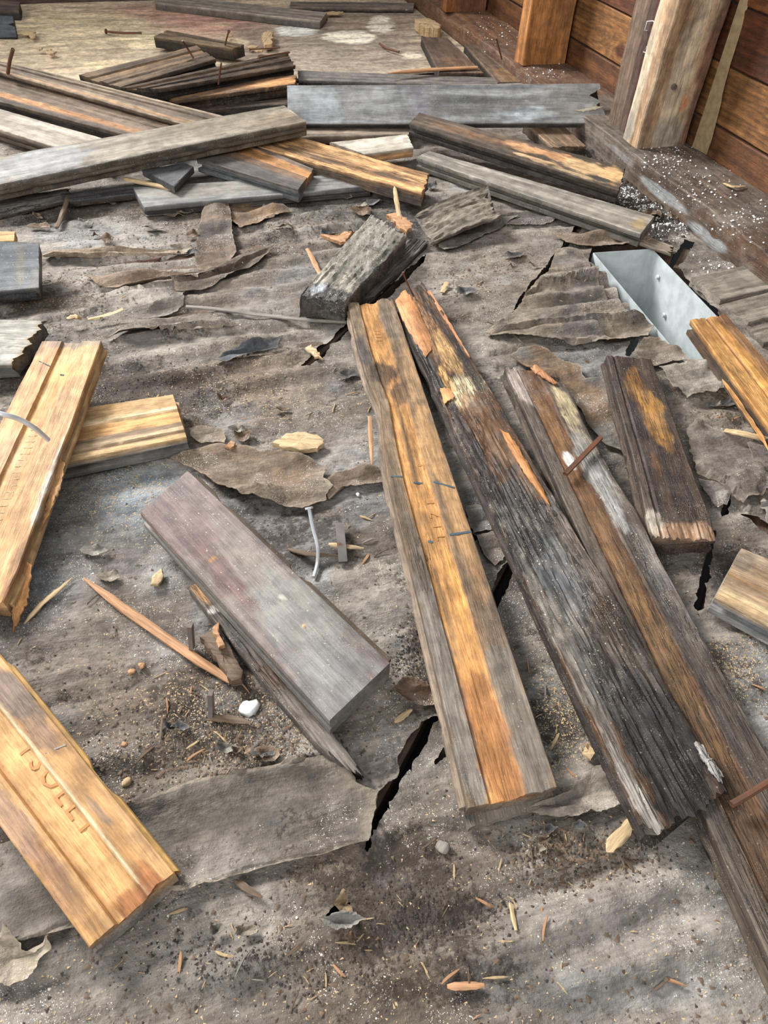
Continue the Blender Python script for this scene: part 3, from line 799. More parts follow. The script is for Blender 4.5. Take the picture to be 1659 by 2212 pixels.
SB = [((88, 54, 30), (108, 68, 38)), ((96, 64, 36), (146, 100, 56)), ((74, 40, 24), (104, 58, 32)), ((92, 54, 28), (124, 76, 40)), ((84, 48, 26), (112, 66, 36)), ((96, 58, 32), (120, 74, 40)), ((84, 48, 26), (112, 66, 36)), ((96, 58, 32), (120, 74, 40))]
for i, (z0, z1) in enumerate(SID):
    kn = [[(1.15, .035, .03), (0.55, 0.02, -.02)], [(0.95, .05, .02), (1.6, .02, .03)], [(0.92, .02, -.02), (1.9, .03, .02)], [(1.3, .03, .03)], [], [], [], []][i]
    zf = (lambda x, y, z: -0.0)
    wbox('siding_board', 0.812+0.0006*(i % 2), 0.834, -0.35, 2.4, z0, z1-0.0012, SB[i][0], SB[i][1], nx=420, knots=kn, seed=20+i*7, K=18, dust=.05, rot=.08)
# bottom plate: rough-sawn, eaten front edge
def platez(x, y, z):
    return np.where(z > 0.02, -0.010*sst(.45, .75, fbm(x*14, y*10, 44, 4))*(1-sst(0.0, .03, y)), 0)
wbox('bottom_plate', 0.7035, 0.8115, -0.35, 1.60, -0.004, 0.040, (84, 72, 63), (112, 100, 90), nx=500, label='weathered bottom plate strewn with white crumbs', zfun=platez, wav=.0025, dust=.8, rot=.5, seed=5, K=22,
     patches=[(1.0, 0.02, .16, .03, (78, 58, 44), .8), (1.25, .01, .15, .04, (84, 64, 50), .8), (1.75, .02, .3, .05, (104, 72, 50), .8), (1.24, .022, .08, .009, (160, 166, 168), .6), (1.12, .012, .05, .010, (150, 154, 156), .7), (1.36, .03, .04, .006, (140, 140, 138), .5), (1.05, .03, .14, .012, (84, 58, 40), .8)])
wbox('bottom_plate', 0.7035, 0.8115, 1.604, 2.4, -0.004, 0.040, (100, 70, 50), (126, 92, 68), nx=160, zfun=platez, wav=.002, dust=.5, rot=.2, seed=8, K=14)
def stud(n0, n1, a0, a1, z1, base, streak, label, **kw):
    return wbox('stud', n0, n1, a0, a1, 0.0405, z1, base, streak, along='z', nx=170, label=label, **kw)
stud(.716, .806, 1.418, 1.456, .75, (168, 112, 62), (192, 136, 84), 'clean orange-tan wall stud', seed=31, wav=.003, patches=[(.16, .07, .12, .02, (116, 80, 60), .5), (.02, .02, .03, .06, (150, 96, 52), .5)])
stud(.708, .806, 1.822, 1.86, .75, (150, 92, 52), (172, 112, 66), 'farthest wall stud with darker side', seed=33, wav=.002, patches=[(.05, .06, .5, .04, (92, 66, 52), .8)])
stud(.730, .808, 1.040, 1.078, .62, (72, 54, 46), (92, 72, 62), 'dark stained half of the doubled stud', seed=35, wav=.003, rot=.6, dust=.08, patches=[(.15, .01, .3, .012, (74, 28, 26), .7), (.3, .05, .3, .015, (60, 44, 38), .8)])
stud(.733, .808, 1.082, 1.120, .62, (92, 74, 62), (118, 98, 82), 'brown stained far half of the doubled stud', seed=36, wav=.003, rot=.4, dust=.08)
ps = stud(.716, .800, 0.992, 1.036, .62, (168, 140, 110), (196, 172, 144), 'pale worn stud with a dark nail head', seed=37, wav=.005, rot=.3, dust=.4,
     patches=[(.16, .04, .3, .018, (206, 188, 162), .85), (.25, .079, .6, .012, (112, 70, 56), .85), (.1, .012, .5, .010, (150, 118, 88), .7), (.02, .05, .025, .03, (150, 144, 134), .7), (.35, .03, .2, .02, (160, 126, 92), .7), (.035, .085, .018, .012, (110, 90, 74), .8), (.06, .06, .016, .006, (196, 128, 84), .9)])
stud(.716, .800, 0.26, 0.30, .62, (150, 110, 76), (170, 130, 92), 'stud beyond the right edge', seed=39)
def nearface(px, py, a): # point on a plane facing the camera at wall distance a
    d = RT*(px-CX)/FPX + DN*(py-CY)/FPX + FW
    return d*(a/(d@WA)) + np.array([0, 0, CAMH])
def wchild(o, lab=None):
    bpy.context.view_layer.update(); keep_parent(o, wall)
    if lab: o['label'] = lab
    return o
nh = nearface(1455, 187, .990)
wchild(tube('nail_head', [nh, nh-WA*.004], [.0042, .0036], M_DARKIRON, seg=10), 'dark round nail head')
for k, pl in enumerate([[(1396, 66), (1401, 46), (1414, 45), (1420, 51)], [(1409, 116), (1393, 112), (1400, 101), (1409, 99)]]):
    P = [on_wall(a, b, .7275) for a, b in pl]; P = [p-WN*.0025 for p in P]; P = [P[0]+WN*.004]+P+[P[-1]+WN*.004]
    wchild(tube('staple', P, .0007, M_STEEL, seg=6), 'bright wire staple')
# tan paper strip hanging behind the pale stud
V = []; F = []; N_ = 50
for i in range(N_):
    t = i/(N_-1); z = .0405+.58*(1-t)
    wdt = .016+.006*math.sin(t*17)+.006*float(vn(t*26, 0, 3))+.012*max(0, t-.8)*5
    base = wp(.807, .985, z); edge = wp(.809, .985-wdt-.012*max(0, t-.85)*6, z)+WN*(-.006*math.sin(t*9))
    for s in (0, .5, 1):
        p = base*(1-s)+edge*s - WN*(.004*s*math.sin(3*t+2)); V += [p, p+WN*.0008]
for i in range(N_-1):
    for s in range(2):
        a = i*6+s*2; F += [(a, a+2, a+8, a+6), (a+1, a+7, a+9, a+3)]
    F += [(i*6+4, i*6+5, i*6+11, i*6+10), (i*6, i*6+6, i*6+7, i*6+1)]
ppz = mk('wall_paper_strip', V, F, M_SP_PALE); wchild(ppz, 'torn tan building paper edge')
M_TAN = plain('tan_building_paper', (150, 128, 96), .85, .2, 90); ppz.data.materials[0] = M_TAN
# far edge: low back wall with teal strip and rough sill
wb = empty('wall_back', tuple(wp(-0.3, 2.22, 0))); tag(wb, 'low far edge with teal painted strip and rough sill', kind='structure')
def bbox_(name, n0, n1, a0, a1, z0, z1, mat, col, lab=None, nx=60):
    o = rawbox(name, wp(n0, a0, z0), WN, WA, UP, n1-n0, a1-a0, z1-z0, mat, None, col, nx=nx, wav=.004, seed=int(abs(n0)*10))
    bpy.context.view_layer.update(); mw = o.matrix_world.copy(); o.parent = wb; o.matrix_parent_inverse = Matrix.Translation(-Vector(wb.location)); o.matrix_world = mw
    if lab: o['label'] = lab
    return o
bbox_('sill', -1.9, 0.70, 2.195, 2.26, -0.01, 0.012, M_ROT, (84, 62, 54), 'dark rough sill')
bbox_('teal_strip', -1.9, -0.30, 2.235, 2.25, 0.008, 0.09, M_TEAL, (70, 128, 126), 'teal painted strip')
bbox_('wall_board', -0.29, 0.70, 2.235, 2.26, 0.008, 0.09, M_ROT, (110, 74, 66), 'reddish brown board')
bbox_('wall_board', -1.9, 0.70, 2.262, 2.28, 0.0, 0.9, M_FIR, (120, 96, 76))

# ------------------------------------------------------------------ floor duct
dm = None
du0, du1 = at(1281, 546, 0.002), at(1409, 537, 0.002)
dr = at(1552, 682, 0.004)
DX = (dr-du1); DX[2] = 0; DX /= np.linalg.norm(DX)            # from far end towards the camera
DY = np.array([DX[1], -DX[0], 0]); 
if DY@(du1-du0) < 0: DY = -DY
DW = abs((du1-du0)@DY); DLn = 0.30
duct = empty('floor_duct', tuple(du0)); tag(duct, 'open galvanised metal floor duct boot sunk in the floor beside the wall', 'duct')
far0 = du0; far1 = du1
def panel(name, p0, p1, p2, p3, th, lab=None, nn=14):
    n = np.cross(p1-p0, p3-p0); n /= np.linalg.norm(n)
    V = []; F = []
    for i in range(nn+1):
        for j in range(nn+1):
            s, t = i/nn, j/nn; p = (p0*(1-s)+p1*s)*(1-t)+(p3*(1-s)+p2*s)*t
            b = .0012*math.sin(s*math.pi)*math.sin(t*math.pi)
            V += [p+n*b]
    N0 = len(V); V += [v-n*th for v in V]; W_ = nn+1
    for i in range(nn):
        for j in range(nn):
            a = i*W_+j; F += [(a, a+W_, a+W_+1, a+1), (a+N0, a+1+N0, a+W_+1+N0, a+W_+N0)]
    ed = [i*W_ for i in range(W_)]+[nn*W_+j for j in range(1, W_)]+[i*W_+nn for i in range(nn-1, -1, -1)]+[j for j in range(nn-1, 0, -1)]
    for i in range(len(ed)): a, b = ed[i], ed[(i+1) % len(ed)]; F.append((a, b, b+N0, a+N0))
    o = mk(name, np.array(V)-du0, F, M_GALV, duct)
    if lab: o['label'] = lab
    return o
DZ = UP*0.24; L1 = DX*DLn
n0_, n1_ = far0+L1, far1+L1
panel('end_panel', far0, far1, far1-DZ, far0-DZ, .0007, 'bright far end of the duct')
panel('side_panel', far1, n1_, n1_-DZ*.98, far1-DZ*.98, .0007, 'shaded right side of the duct')
panel('side_panel', n0_, far0, far0-DZ, n0_-DZ, .0007)
panel('end_panel', n1_, n0_, n0_-DZ, n1_-DZ, .0007)
panel('duct_floor', far0-DZ*.96, far1-DZ*.96, n1_-DZ*.96, n0_-DZ*.96, .0007)
# folded left rim with its outer flange

for (a, b) in ((.035, .022), (.075, .055)):
    c = far1+DX*a-UP*b-DY*.002
    rv = tube('rivet', [c, c-DY*.0022], [.0034, .0022], M_GALV, seg=10); bpy.context.view_layer.update(); mw = rv.matrix_world.copy(); rv.parent = duct; rv.matrix_parent_inverse = Matrix.Translation(-Vector(duct.location)); rv.matrix_world = mw

# ------------------------------------------------------------------ floorboards
GOLD = (206, 152, 88); GOLD2 = (226, 180, 118); TAN = (190, 150, 104); BR = (112, 84, 60); DBR = (66, 50, 40); BLK = (30, 27, 26); GRY = (142, 136, 128); LGR = (168, 164, 156); CG = (122, 126, 130); WHT = (206, 204, 198); OR = (206, 138, 84)
G1 = 'loose oak floorboards in the foreground'; 
HB = [(0.24, 0.62, 0.0022)]
# stamped board with an orange channel, centre
bm1 = board('long upturned floorboard with a narrow orange channel and blue pencil marks, centre', ((752, 655), (848, 641)), ((1012, 1746), (1206, 1700)), (0.0225, 0.021, 0.0225, 0.0215),
  dict(base=((118, 96, 74), (148, 118, 86)), side=(116, 104, 92), zones=[(0.235, 0.625, (192, 140, 84), .95), (0.0, 0.2, (118, 102, 84), .6)],
   patches=[(.85, .12, .2, .16, (130, 122, 114), .8), (.9, .82, .2, .22, (122, 114, 104), .85), (.06, .8, .12, .2, (122, 110, 96), .7), (.24, .33, .05, .3, (64, 52, 42), .85), (.30, .52, .03, .2, (86, 66, 48), .8), (.17, .1, .05, .12, (86, 84, 82), .7),
    (.45, .42, .12, .06, (112, 92, 66), .7), (.62, .85, .14, .16, (176, 134, 88), .6), (.44, .8, .1, .2, (178, 136, 88), .6), (.93, .45, .12, .22, (146, 96, 56), .75), (.75, .33, .1, .05, (128, 98, 66), .7), (.66, .14, .1, .1, (96, 84, 72), .7), (.78, .8, .05, .2, (126, 98, 72), .6), (.72, .55, .08, .08, (216, 158, 86), .6)],
   dust=[(.95, .1, .1, .2, .6), (.9, .9, .15, .2, .4)], dust0=.12, rot=[(.25, .3, .08, .3, .8), (.3, .6, .04, .3, .6), (.68, .2, .06, .2, .6)], rot0=.12, tongue=(128, 112, 96)),
  hollow=[(0.235, 0.625, 0.0024), (0.43, 0.60, 0.0004), (0.99, 1.0, 0.0001)], mat=M_WOOD, tongue=['L'], groove='R', jagA=.002, jagB=.0012, sideL=[(0, 0), (.15, .001), (.26, -.002), (.32, -.007), (.42, -.001), (.52, .002), (.7, 0), (1, 0)], notch=[(.28, .1, .004, 'A'), (.55, .25, .004, 'A'), (.93, .06, .012, 'A')], step=.0024, K=34, rough=.00022, seed=11)
strip_on(bm1, 'pencil_mark', [(.498, .02), (.503, .2)], .0019, .0005, M_INK, 'blue pencil mark')
strip_on(bm1, 'pencil_mark', [(.515, .36), (.52, .5)], .0024, .0005, M_INK, 'blue pencil mark')
strip_on(bm1, 'pencil_mark', [(.525, .66), (.545, .96)], .0020, .0005, M_INK, 'blue pencil mark')
strip_on(bm1, 'pencil_mark', [(.632, .66), (.634, .99)], .0026, .0005, M_INK, 'blue pencil mark')
strip_on(bm1, 'pencil_mark', [(.633, .34), (.636, .40)], .0026, .0005, M_INK, 'blue pencil mark')
# lower lip that sticks out at its near end
lp0 = bm1['surf'](1, 0.0, -.0135); lp1 = bm1['surf'](1, 1.0, -.0135)
lipv = [lp0-bm1['X']*.006, lp1-bm1['X']*.006, lp1+bm1['X']*.0045, lp0+bm1['X']*.0065]; NL = bm1['N']
V_ = []; 
for i in range(25):
    s = i/24; j = .0016*(float(vn(s*16, 1, 3))-.5)
    a = lipv[0]*(1-s)+lipv[1]*s; b_ = lipv[3]*(1-s)+lipv[2]*s + bm1['X']*j
    V_ += [a, b_, b_-NL*.0048, a-NL*.0048]
F_ = []
for i in range(24):
    for k in range(4): F_.append((i*4+k, i*4+(k+1) % 4, i*4+4+(k+1) % 4, i*4+4+k))
F_ += [(0, 1, 2, 3), (96, 97, 98, 99)]
Vl = to_local(bm1['mm'], np.array(V_))
lip = mk('end_lip', Vl, F_, M_WOOD, None, dict(Col=np.repeat(lin((132, 122, 110))[None], len(Vl), 0), rot=np.full(len(Vl), .2), dust=np.full(len(Vl), .5))); lip.parent = bm1['o']
def stamp(bi, txt, t0, v0, size, flip=False, lift=.0001, mat=None, name='stamped_lettering', ang=0.0, shear=1.0):
    cu = bpy.data.curves.new(name, 'FONT'); cu.body = txt; cu.size = size; cu.extrude = 0.00008; cu.offset = 0.0; cu.resolution_u = 2; cu.space_character = 1.25
    tmp = bpy.data.objects.new('tmp', cu); COL.objects.link(tmp); bpy.context.view_layer.update()
    me_ = bpy.data.meshes.new_from_object(tmp.evaluated_get(bpy.context.evaluated_depsgraph_get()))
    bpy.data.objects.remove(tmp); 
    o = bpy.data.objects.new(name, me_); COL.objects.link(o); me_.materials.clear(); me_.materials.append(mat or M_STAMP)
    p = bi['surf'](t0, v0, lift); X = bi['X']*(-1 if flip else 1); ca, sa = math.cos(ang), math.sin(ang)
    Y0 = np.cross(bi['N'], X); Xr = X*ca+Y0*sa
    mm = frame(p, Xr, bi['N'])
    o.matrix_world = bi['mm'].inverted() @ mm; o.parent = bi['o']
    return o
stamp(bm1, '3', .475, .50, .010, lift=.0004); stamp(bm1, 'T Z T L', .555, .47, .0115, lift=.0004); stamp(bm1, 'I I I I', .10, .40, .008, lift=.0004)

# burnt-looking rotten board
BRN = dict(base=((52, 42, 35), (92, 66, 44)), side=(54, 44, 38),
   patches=[(.04, .25, .13, .3, (206, 142, 96), 0), (.15, .55, .13, .22, (146, 106, 66), .85), (.10, .5, .1, .25, (128, 92, 62), .7), (.38, .35, .09, .2, (110, 74, 46), .8), (.47, .6, .07, .2, (128, 90, 56), .7), (.21, .62, .07, .22, (190, 150, 98), .9), (.27, .3, .05, .12, (186, 142, 84), .8), (.27, .12, .04, .14, (46, 40, 36), .9), (.18, .1, .07, .12, (38, 33, 30), .9),
    (.325, .6, .05, .4, (206, 188, 150), .9), (.36, .5, .06, .3, (142, 104, 66), .7), (.3, .85, .2, .12, (44, 38, 36), .85), (.42, .55, .1, .5, (98, 66, 42), .85), (.44, .15, .16, .16, (52, 44, 42), .9), (.5, .6, .1, .3, (96, 74, 54), .6), (.62, .4, .14, .5, (46, 43, 42), .9), (.70, .5, .08, .35, (92, 94, 96), .6),
    (.78, .25, .1, .25, (104, 100, 94), .6), (.85, .7, .1, .4, (74, 66, 58), .7), (.93, .6, .1, .45, (30, 28, 28), .95), (.82, .1, .25, .1, (118, 112, 104), .7), (.97, .08, .08, .1, (150, 144, 136), .7), (.66, .9, .1, .12, (104, 98, 92), .6), (.88, .35, .1, .15, (36, 32, 30), .8)],
   dust=[(.32, .6, .06, .5, .8), (.7, .5, .2, .6, .7), (.45, .05, .35, .12, 1.0), (.95, .05, .12, .14, .9)], dust0=.2, rot0=.55, rot=[(.65, .5, .3, .6, .6)], ero=[(.4, .2, .25, .3, .5), (.62, .4, .25, .6, .9), (.9, .5, .18, .6, 1.0), (.27, .15, .06, .2, .8)])
bb = board('long rotten blackened floorboard with charred lower half and one pale band', ((856, 660), (912, 606)), ((1404, 1812), (1577, 1712)), (.023, .023, .024, .026), BRN,
   mat=M_ROT, jagA=.004, jagB=.006, wob=.0022, tongue=['L'], sideR=[(0, 0), (.12, .002), (.28, .0035), (.5, .002), (.75, .001), (1, 0)], rough=.0005, step=.0022, K=36, seed=23, notch=[(.1, .2, .012, 'A'), (.0, .1, .006, 'B')], t=.02)
def overlay(bi, name, outline, lift0, lift1, colr, mat, label=None, seed=1, th=.0012, n=60, rings=6, bump=.0006, dust=.1, rot=.2, dome=0.0):
    """ragged splinter of wood lying on or lifting off a board, outline in (t, v)"""
    pts = [np.array(p, float) for p in outline]; L = len(pts); out = []
    for i in range(L):
        p, q_ = pts[i], pts[(i+1) % L]; k = max(2, int(n/L*np.hypot((q_-p)[0]*bi['L'], (q_-p)[1]*bi['W'])/(sum(np.hypot((pts[(j+1) % L]-pts[j])[0]*bi['L'], (pts[(j+1) % L]-pts[j])[1]*bi['W']) for j in range(L))/L)))
        for s in range(k): out.append(p*(1-s/k)+q_*(s/k))
    c = sum(out)/len(out); rr = random.Random(seed); O_ = []
    for p in out:
        O_.append(p+np.array([rr.uniform(-1, 1)*.0016/bi['L'], rr.uniform(-1, 1)*.0008/bi['W']]))
    V = []; F = []; n_ = len(O_)
    for r in range(rings+1):
        s = r/rings
        for p in O_:
            q_ = np.array([c[0]+(p[0]-c[0])*s, c[1]+(p[1]-c[1])*s]) if False else c+(p-c)*s
            lf = lift0+(lift1-lift0)*abs(q_[0]-outline[0][0])/(abs(outline[L//2][0]-outline[0][0])+1e-6)
            lf = lf + dome*(1-s*s) + bump*(float(fbm(np.array([q_[0]*bi['L']*90]), np.array([q_[1]*9.]), seed, 3)[0])-.5)*(1 if s < 1 else .3)
            V.append(bi['surf'](q_[0], q_[1], lf))
    N0 = len(V)
    V += [v-bi['N']*th for v in V[:N0]]
    for r in range(rings):
        for k in range(n_): F.append((r*n_+k, r*n_+(k+1) % n_, (r+1)*n_+(k+1) % n_, (r+1)*n_+k)); F.append((N0+r*n_+k, N0+(r+1)*n_+k, N0+(r+1)*n_+(k+1) % n_, N0+r*n_+(k+1) % n_))
    for k in range(n_): a, b_ = rings*n_+k, rings*n_+(k+1) % n_; F.append((a, b_, b_+N0, a+N0))
    V = to_local(bi['mm'], np.array(V)); u_, y_ = V[:, 0], V[:, 1]
    f = fbm(u_*20, y_*400, seed, 3)[:, None]; cc = lin(colr)*(0.72+.5*f)
    o = mk(name, V, F, mat, None, dict(Col=cc, rot=np.full(len(V), rot), dust=np.full(len(V), dust))); o.parent = bi['o']
    if label: o['label'] = label
    return o
overlay(bb, 'torn_grain', [(-.012, .02), (-.018, .42), (.04, .50), (.10, .46), (.15, .42), (.175, .30), (.18, .10), (.12, .02), (.05, -.02)], .0012, .0006, (208, 146, 98), M_CLEAN, 'torn fresh orange wood', 3, dome=.003)
overlay(bb, 'torn_grain', [(.27, .08), (.285, .26), (.312, .30), (.306, .03)], .0008, .0008, (204, 148, 98), M_CLEAN, 'small torn orange patch', 5, n=30)
overlay(bb, 'torn_grain', [(.43, .80), (.45, .9), (.50, .93), (.565, .92), (.60, .88), (.55, .80), (.49, .76)], .001, .001, (182, 126, 76), M_CLEAN, 'long orange split strip', 7, dome=.0015)
overlay(bb, 'edge_splinter', [(.03, .96), (.05, 1.05), (.12, 1.06), (.20, 1.035), (.26, 1.02), (.18, .985), (.10, .96)], .0002, .001, (178, 126, 88), M_WOOD, 'orange splintered edge', 9)
overlay(bb, 'mould_crust', [(.945, .93), (.95, 1.0), (.985, 1.01), (.99, .95), (.975, .91)], .001, .002, (176, 172, 166), M_ROT, 'white mould crust', 12, n=60, dome=.001, bump=.006, rot=1, dust=1)

# brown board with reeded dark channel
bw = board('very long dark brown upturned floorboard running out of the lower right corner', ((1090, 792), (1196, 800)), ((1738, 2240), (1960, 2170)), (.0215, .0215, .021, .021),
  dict(base=((64, 53, 46), (88, 74, 62)), side=(58, 48, 42), zones=[(.22, .62, (108, 76, 50), .95), (0, .2, (104, 94, 84), .5), (.64, 1, (86, 78, 72), .6)],
   patches=[(.05, .2, .07, .3, (176, 160, 150), .8), (.05, .45, .12, .2, (100, 68, 44), .8), (.12, .8, .09, .16, (182, 164, 128), .85), (.2, .82, .06, .14, (150, 138, 112), .8), (.15, .4, .08, .15, (128, 94, 60), .7), (.27, .75, .12, .2, (150, 146, 140), .8), (.33, .7, .08, .12, (176, 172, 166), .8), (.245, .42, .02, .1, (210, 206, 200), .9),
     (.42, .4, .12, .18, (120, 90, 60), .6), (.6, .42, .16, .18, (126, 96, 62), .7), (.5, .85, .12, .15, (124, 118, 112), .7), (.75, .4, .2, .22, (108, 82, 56), .6), (.9, .45, .15, .3, (86, 64, 46), .7), (.7, .85, .2, .15, (78, 68, 60), .7)],
   dust=[(.06, .3, .07, .4, .9), (.3, .8, .2, .25, 1.0), (.5, .9, .15, .2, .7)], dust0=.15, rot0=.42, tongue=(88, 76, 64)),
  hollow=[(.23, .62, .0022)], mat=M_ROT, tongue=['L'], groove='R', jagA=.004, step=.0026, K=34, wob=.001, sideR=[(0, 0), (.08, .006), (.15, .002), (.3, .001), (.36, .004), (.45, .001), (1, 0)], notch=[(.9, .2, .02, 'A')], seed=37, rough=.0003)
overlay(bw, 'torn_grain', [(-.005, .55), (-.012, .7), (.02, .80), (.045, .88), (.05, .80), (.03, .66)], .001, .003, (204, 142, 96), M_CLEAN, 'curled orange splinter', 13, n=36, dome=.002)
# short dark board
bd = board('short dark brown floorboard with a mustard stain and frayed near end', ((1309, 767), (1408, 775)), ((1412, 1165), (1552, 1168)), (.022, .022, .023, .022),
  dict(base=((54, 42, 36), (74, 58, 48)), side=(52, 42, 36), zones=[(0, .16, (92, 80, 72), .5)],
   patches=[(.12, .45, .1, .18, (46, 40, 38), .8), (.2, .45, .16, .22, (136, 94, 46), .85), (.36, .65, .2, .24, (182, 132, 68), .9), (.5, .7, .08, .16, (150, 108, 58), .7), (.4, .3, .15, .15, (56, 46, 50), .7), (.65, .4, .06, .08, (112, 74, 44), .6), (.97, .55, .05, .6, (150, 116, 88), .9), (.93, .1, .08, .15, (176, 166, 150), .6)],
   dust=[(.9, .8, .15, .4, .6), (.95, .15, .1, .2, .9)], dust0=.3, rot0=.35, ero=[(.97, .5, .06, .9, 1)], tongue=(78, 64, 54)), mat=M_ROT, tongue=['L'], jagA=.0015, jagB=.005, wob=.0012, hollow=[(.14, .20, .0018)], step=.0022, K=32, seed=41, groove='R', notch=[(.1, .15, .006, 'B')])
# golden board, upper right edge
br = board('golden brown split floorboard crossing over the metal duct', ((1492, 690), (1568, 678)), ((1716, 1000), (1812, 955)), (.030, .032, .026, .028),
  dict(base=((172, 122, 66), (204, 154, 92)), side=(56, 52, 50), zones=[(.40, .47, (104, 66, 36), .8), (.75, .8, (96, 62, 36), .7), (.8, 1, (92, 70, 56), .7)], patches=[(.03, .8, .08, .3, (104, 66, 38), .7), (.1, .2, .1, .2, (156, 104, 56), .6), (.5, .55, .2, .12, (214, 160, 88), .7)], dust0=.1, rot0=.3),
  hollow=[(.40, .47, .002), (.76, .8, .002)], mat=M_WOOD, jagA=.003, seed=45, step=.0025, groove='L', K=32)
overlay(br, 'edge_splinter', [(.42, -.09), (.5, -.03), (.8, -.06), (.9, -.14), (.6, -.12)], -.008, -.008, (204, 150, 94), M_CLEAN, 'pale split strip', 14, n=30)
# short board right edge
bs = board('short floorboard end with cream and brown stripes at the right edge', ((1545, 1290), (1602, 1182)), ((1735, 1392), (1800, 1262)), (.022, .022, .022, .022),
  dict(base=((168, 138, 104), (196, 164, 124)), side=(150, 154, 158), zones=[(.0, .14, (196, 168, 128), .6), (.14, .22, (214, 188, 146), .8), (.22, .45, (142, 120, 98), .7), (.45, .52, (150, 104, 64), .7), (.52, .8, (158, 132, 106), .7), (.8, 1, (140, 128, 114), .7)], patches=[(.1, .75, .12, .2, (110, 96, 82), .7)], dust=[(.1, .8, .3, .3, .5)], dust0=.25),
  hollow=[(.45, .78, .0022), (.14, .17, .0012)], mat=M_WOOD, seed=47, step=.0025, jagA=.0006, groove='L')
# golden leaning board at the left edge
bl = board('big golden upturned floorboard pierced by a shiny bent nail at the left edge', ((90, 737), (219, 736)), ((-197, 1300), (16, 1304)), (.051, .051, .021, .022),
  dict(base=((180, 136, 90), (206, 162, 112)), side=(166, 134, 98), zones=[(.34, .66, (208, 162, 106), .5), (.86, 1.0, (196, 152, 104), .5)],
   patches=[(.0, .5, .035, .7, (126, 116, 104), .75), (.02, .15, .06, .2, (150, 118, 92), .6), (.28, .5, .12, .12, (206, 136, 74), .6), (.17, .6, .08, .3, (214, 160, 92), .5), (.5, .3, .1, .2, (196, 160, 130), .4), (.6, .97, .2, .04, (220, 214, 204), .6), (.9, .95, .1, .1, (120, 82, 56), .6)],
   dust0=.06, rot0=.1, tongue=(182, 146, 102)), hollow=[(.345, .66, .0028)], mat=M_CLEAN, tongue=['R'], groove='L', jagA=.0012, step=.0025, K=34, seed=51, rough=.0002, w=.06,
   sideR=[(0, 0), (.4, 0), (.5, -.001), (.9, -.001), (1, -.004)], jagB=.01)
strip_on(bl, 'pencil_mark', [(.10, .12), (.125, .33)], .0009, .0003, M_INK, 'blue dashed pencil mark')
strip_on(bl, 'pencil_mark', [(.155, .52), (.158, .58)], .0019, .0005, M_INK, 'blue pencil tick')
for k in range(17):
    t_ = .40+k*.024
    strip_on(bl, 'stamp_impression', [(t_, .44), (t_-.002, .56)], .0011, .0002, M_CLEAN if False else M_SP_PALE)
overlay(bl, 'edge_splinter', [(.50, .97), (.52, 1.05), (.60, 1.10), (.68, 1.07), (.76, 1.03), (.66, .99)], -.004, -.006, (186, 138, 88), M_CLEAN, 'frayed splinters along the edge', 15, bump=.004)
overlay(bl, 'edge_splinter', [(.86, .98), (.88, 1.08), (.97, 1.10), (1.05, 1.02), (.98, .96)], -.004, -.012, (196, 140, 88), M_CLEAN, 'frayed splinters at the tip', 16, bump=.005)
np_ = curve_pts([at(-25, 886, .083), at(10, 896, .080), at(40, 905, .0735), at(75, 925, .063), at(104, 950, .046)], 6)
tube('bent_nail', np_, .0021, M_STEEL, seg=10, parent=bl['o'], pinv=bl['mm'], label='shiny bent nail')
# short striped board under it
bq = board('short striped golden floorboard lying under the big golden board', ((373, 851), (403, 945)), ((120, 889), (98, 1008)), (.0225, .0215, .0215, .0215),
  dict(base=((178, 142, 98), (200, 164, 118)), side=(112, 116, 120), zones=[(.30, .37, (216, 192, 152), .9), (.38, .62, (202, 152, 92), .7), (.62, .74, (130, 110, 90), .8), (.74, .84, (198, 172, 138), .8), (.84, .9, (120, 96, 74), .7), (.9, 1, (206, 170, 120), .7)], patches=[(.14, .3, .02, .04, (120, 116, 110), .8), (.3, .6, .12, .06, (70, 58, 46), .5)], dust=[(.5, .95, .5, .15, .7)], dust0=.1),
  hollow=[(.36, .64, .002), (.83, .87, .0016)], mat=M_WOOD, seed=55, step=.0022, K=34, groove='R')
rb = board('', ((386, 868), (404, 948)), ((374, 868), (392, 948)), (.013, .013, .013, .013), dict(base=((164, 124, 86), (184, 144, 104)), side=(150, 110, 76)), name='end_tongue', mat=M_CLEAN, seed=56, t=.006, step=.002, K=12, parent=None)
mw = rb['o'].matrix_world.copy(); rb['o'].parent = bq['o']; rb['o'].matrix_parent_inverse = bq['mm'].inverted(); rb['o'].matrix_world = mw
for kk in ('label', 'category'):
    if kk in rb['o']: del rb['o'][kk]
# reddish grey plank, upright face
bg = board('dusty reddish grey plank lying face up left of centre', ((303, 1106), (407, 1016)), ((712, 1556), (843, 1431)), (.0345, .0345, .037, .035),
  dict(base=((116, 102, 98), (140, 128, 120)), side=(128, 124, 116), patches=[(.15, .3, .2, .4, (126, 96, 94), .6), (.4, .25, .2, .2, (112, 78, 74), .6), (.1, .9, .3, .1, (124, 104, 98), .6), (.75, .6, .3, .5, (142, 140, 134), .75), (.95, .3, .2, .5, (130, 128, 126), .7), (.35, .3, .008, .08, (196, 140, 70), .8), (.62, .62, .012, .035, (206, 200, 184), .9), (.45, .6, .12, .2, (136, 124, 114), .6)],
   dust=[(.55, .5, .4, .5, .9), (.2, .6, .2, .4, .5)], dust0=.5, rot0=.0, tw=.0075, tdust=.4, tongue=(96, 82, 68)), mat=M_GREY, tongue=['R'], seed=61, step=.003, K=28, rough=.0001, groove='L')
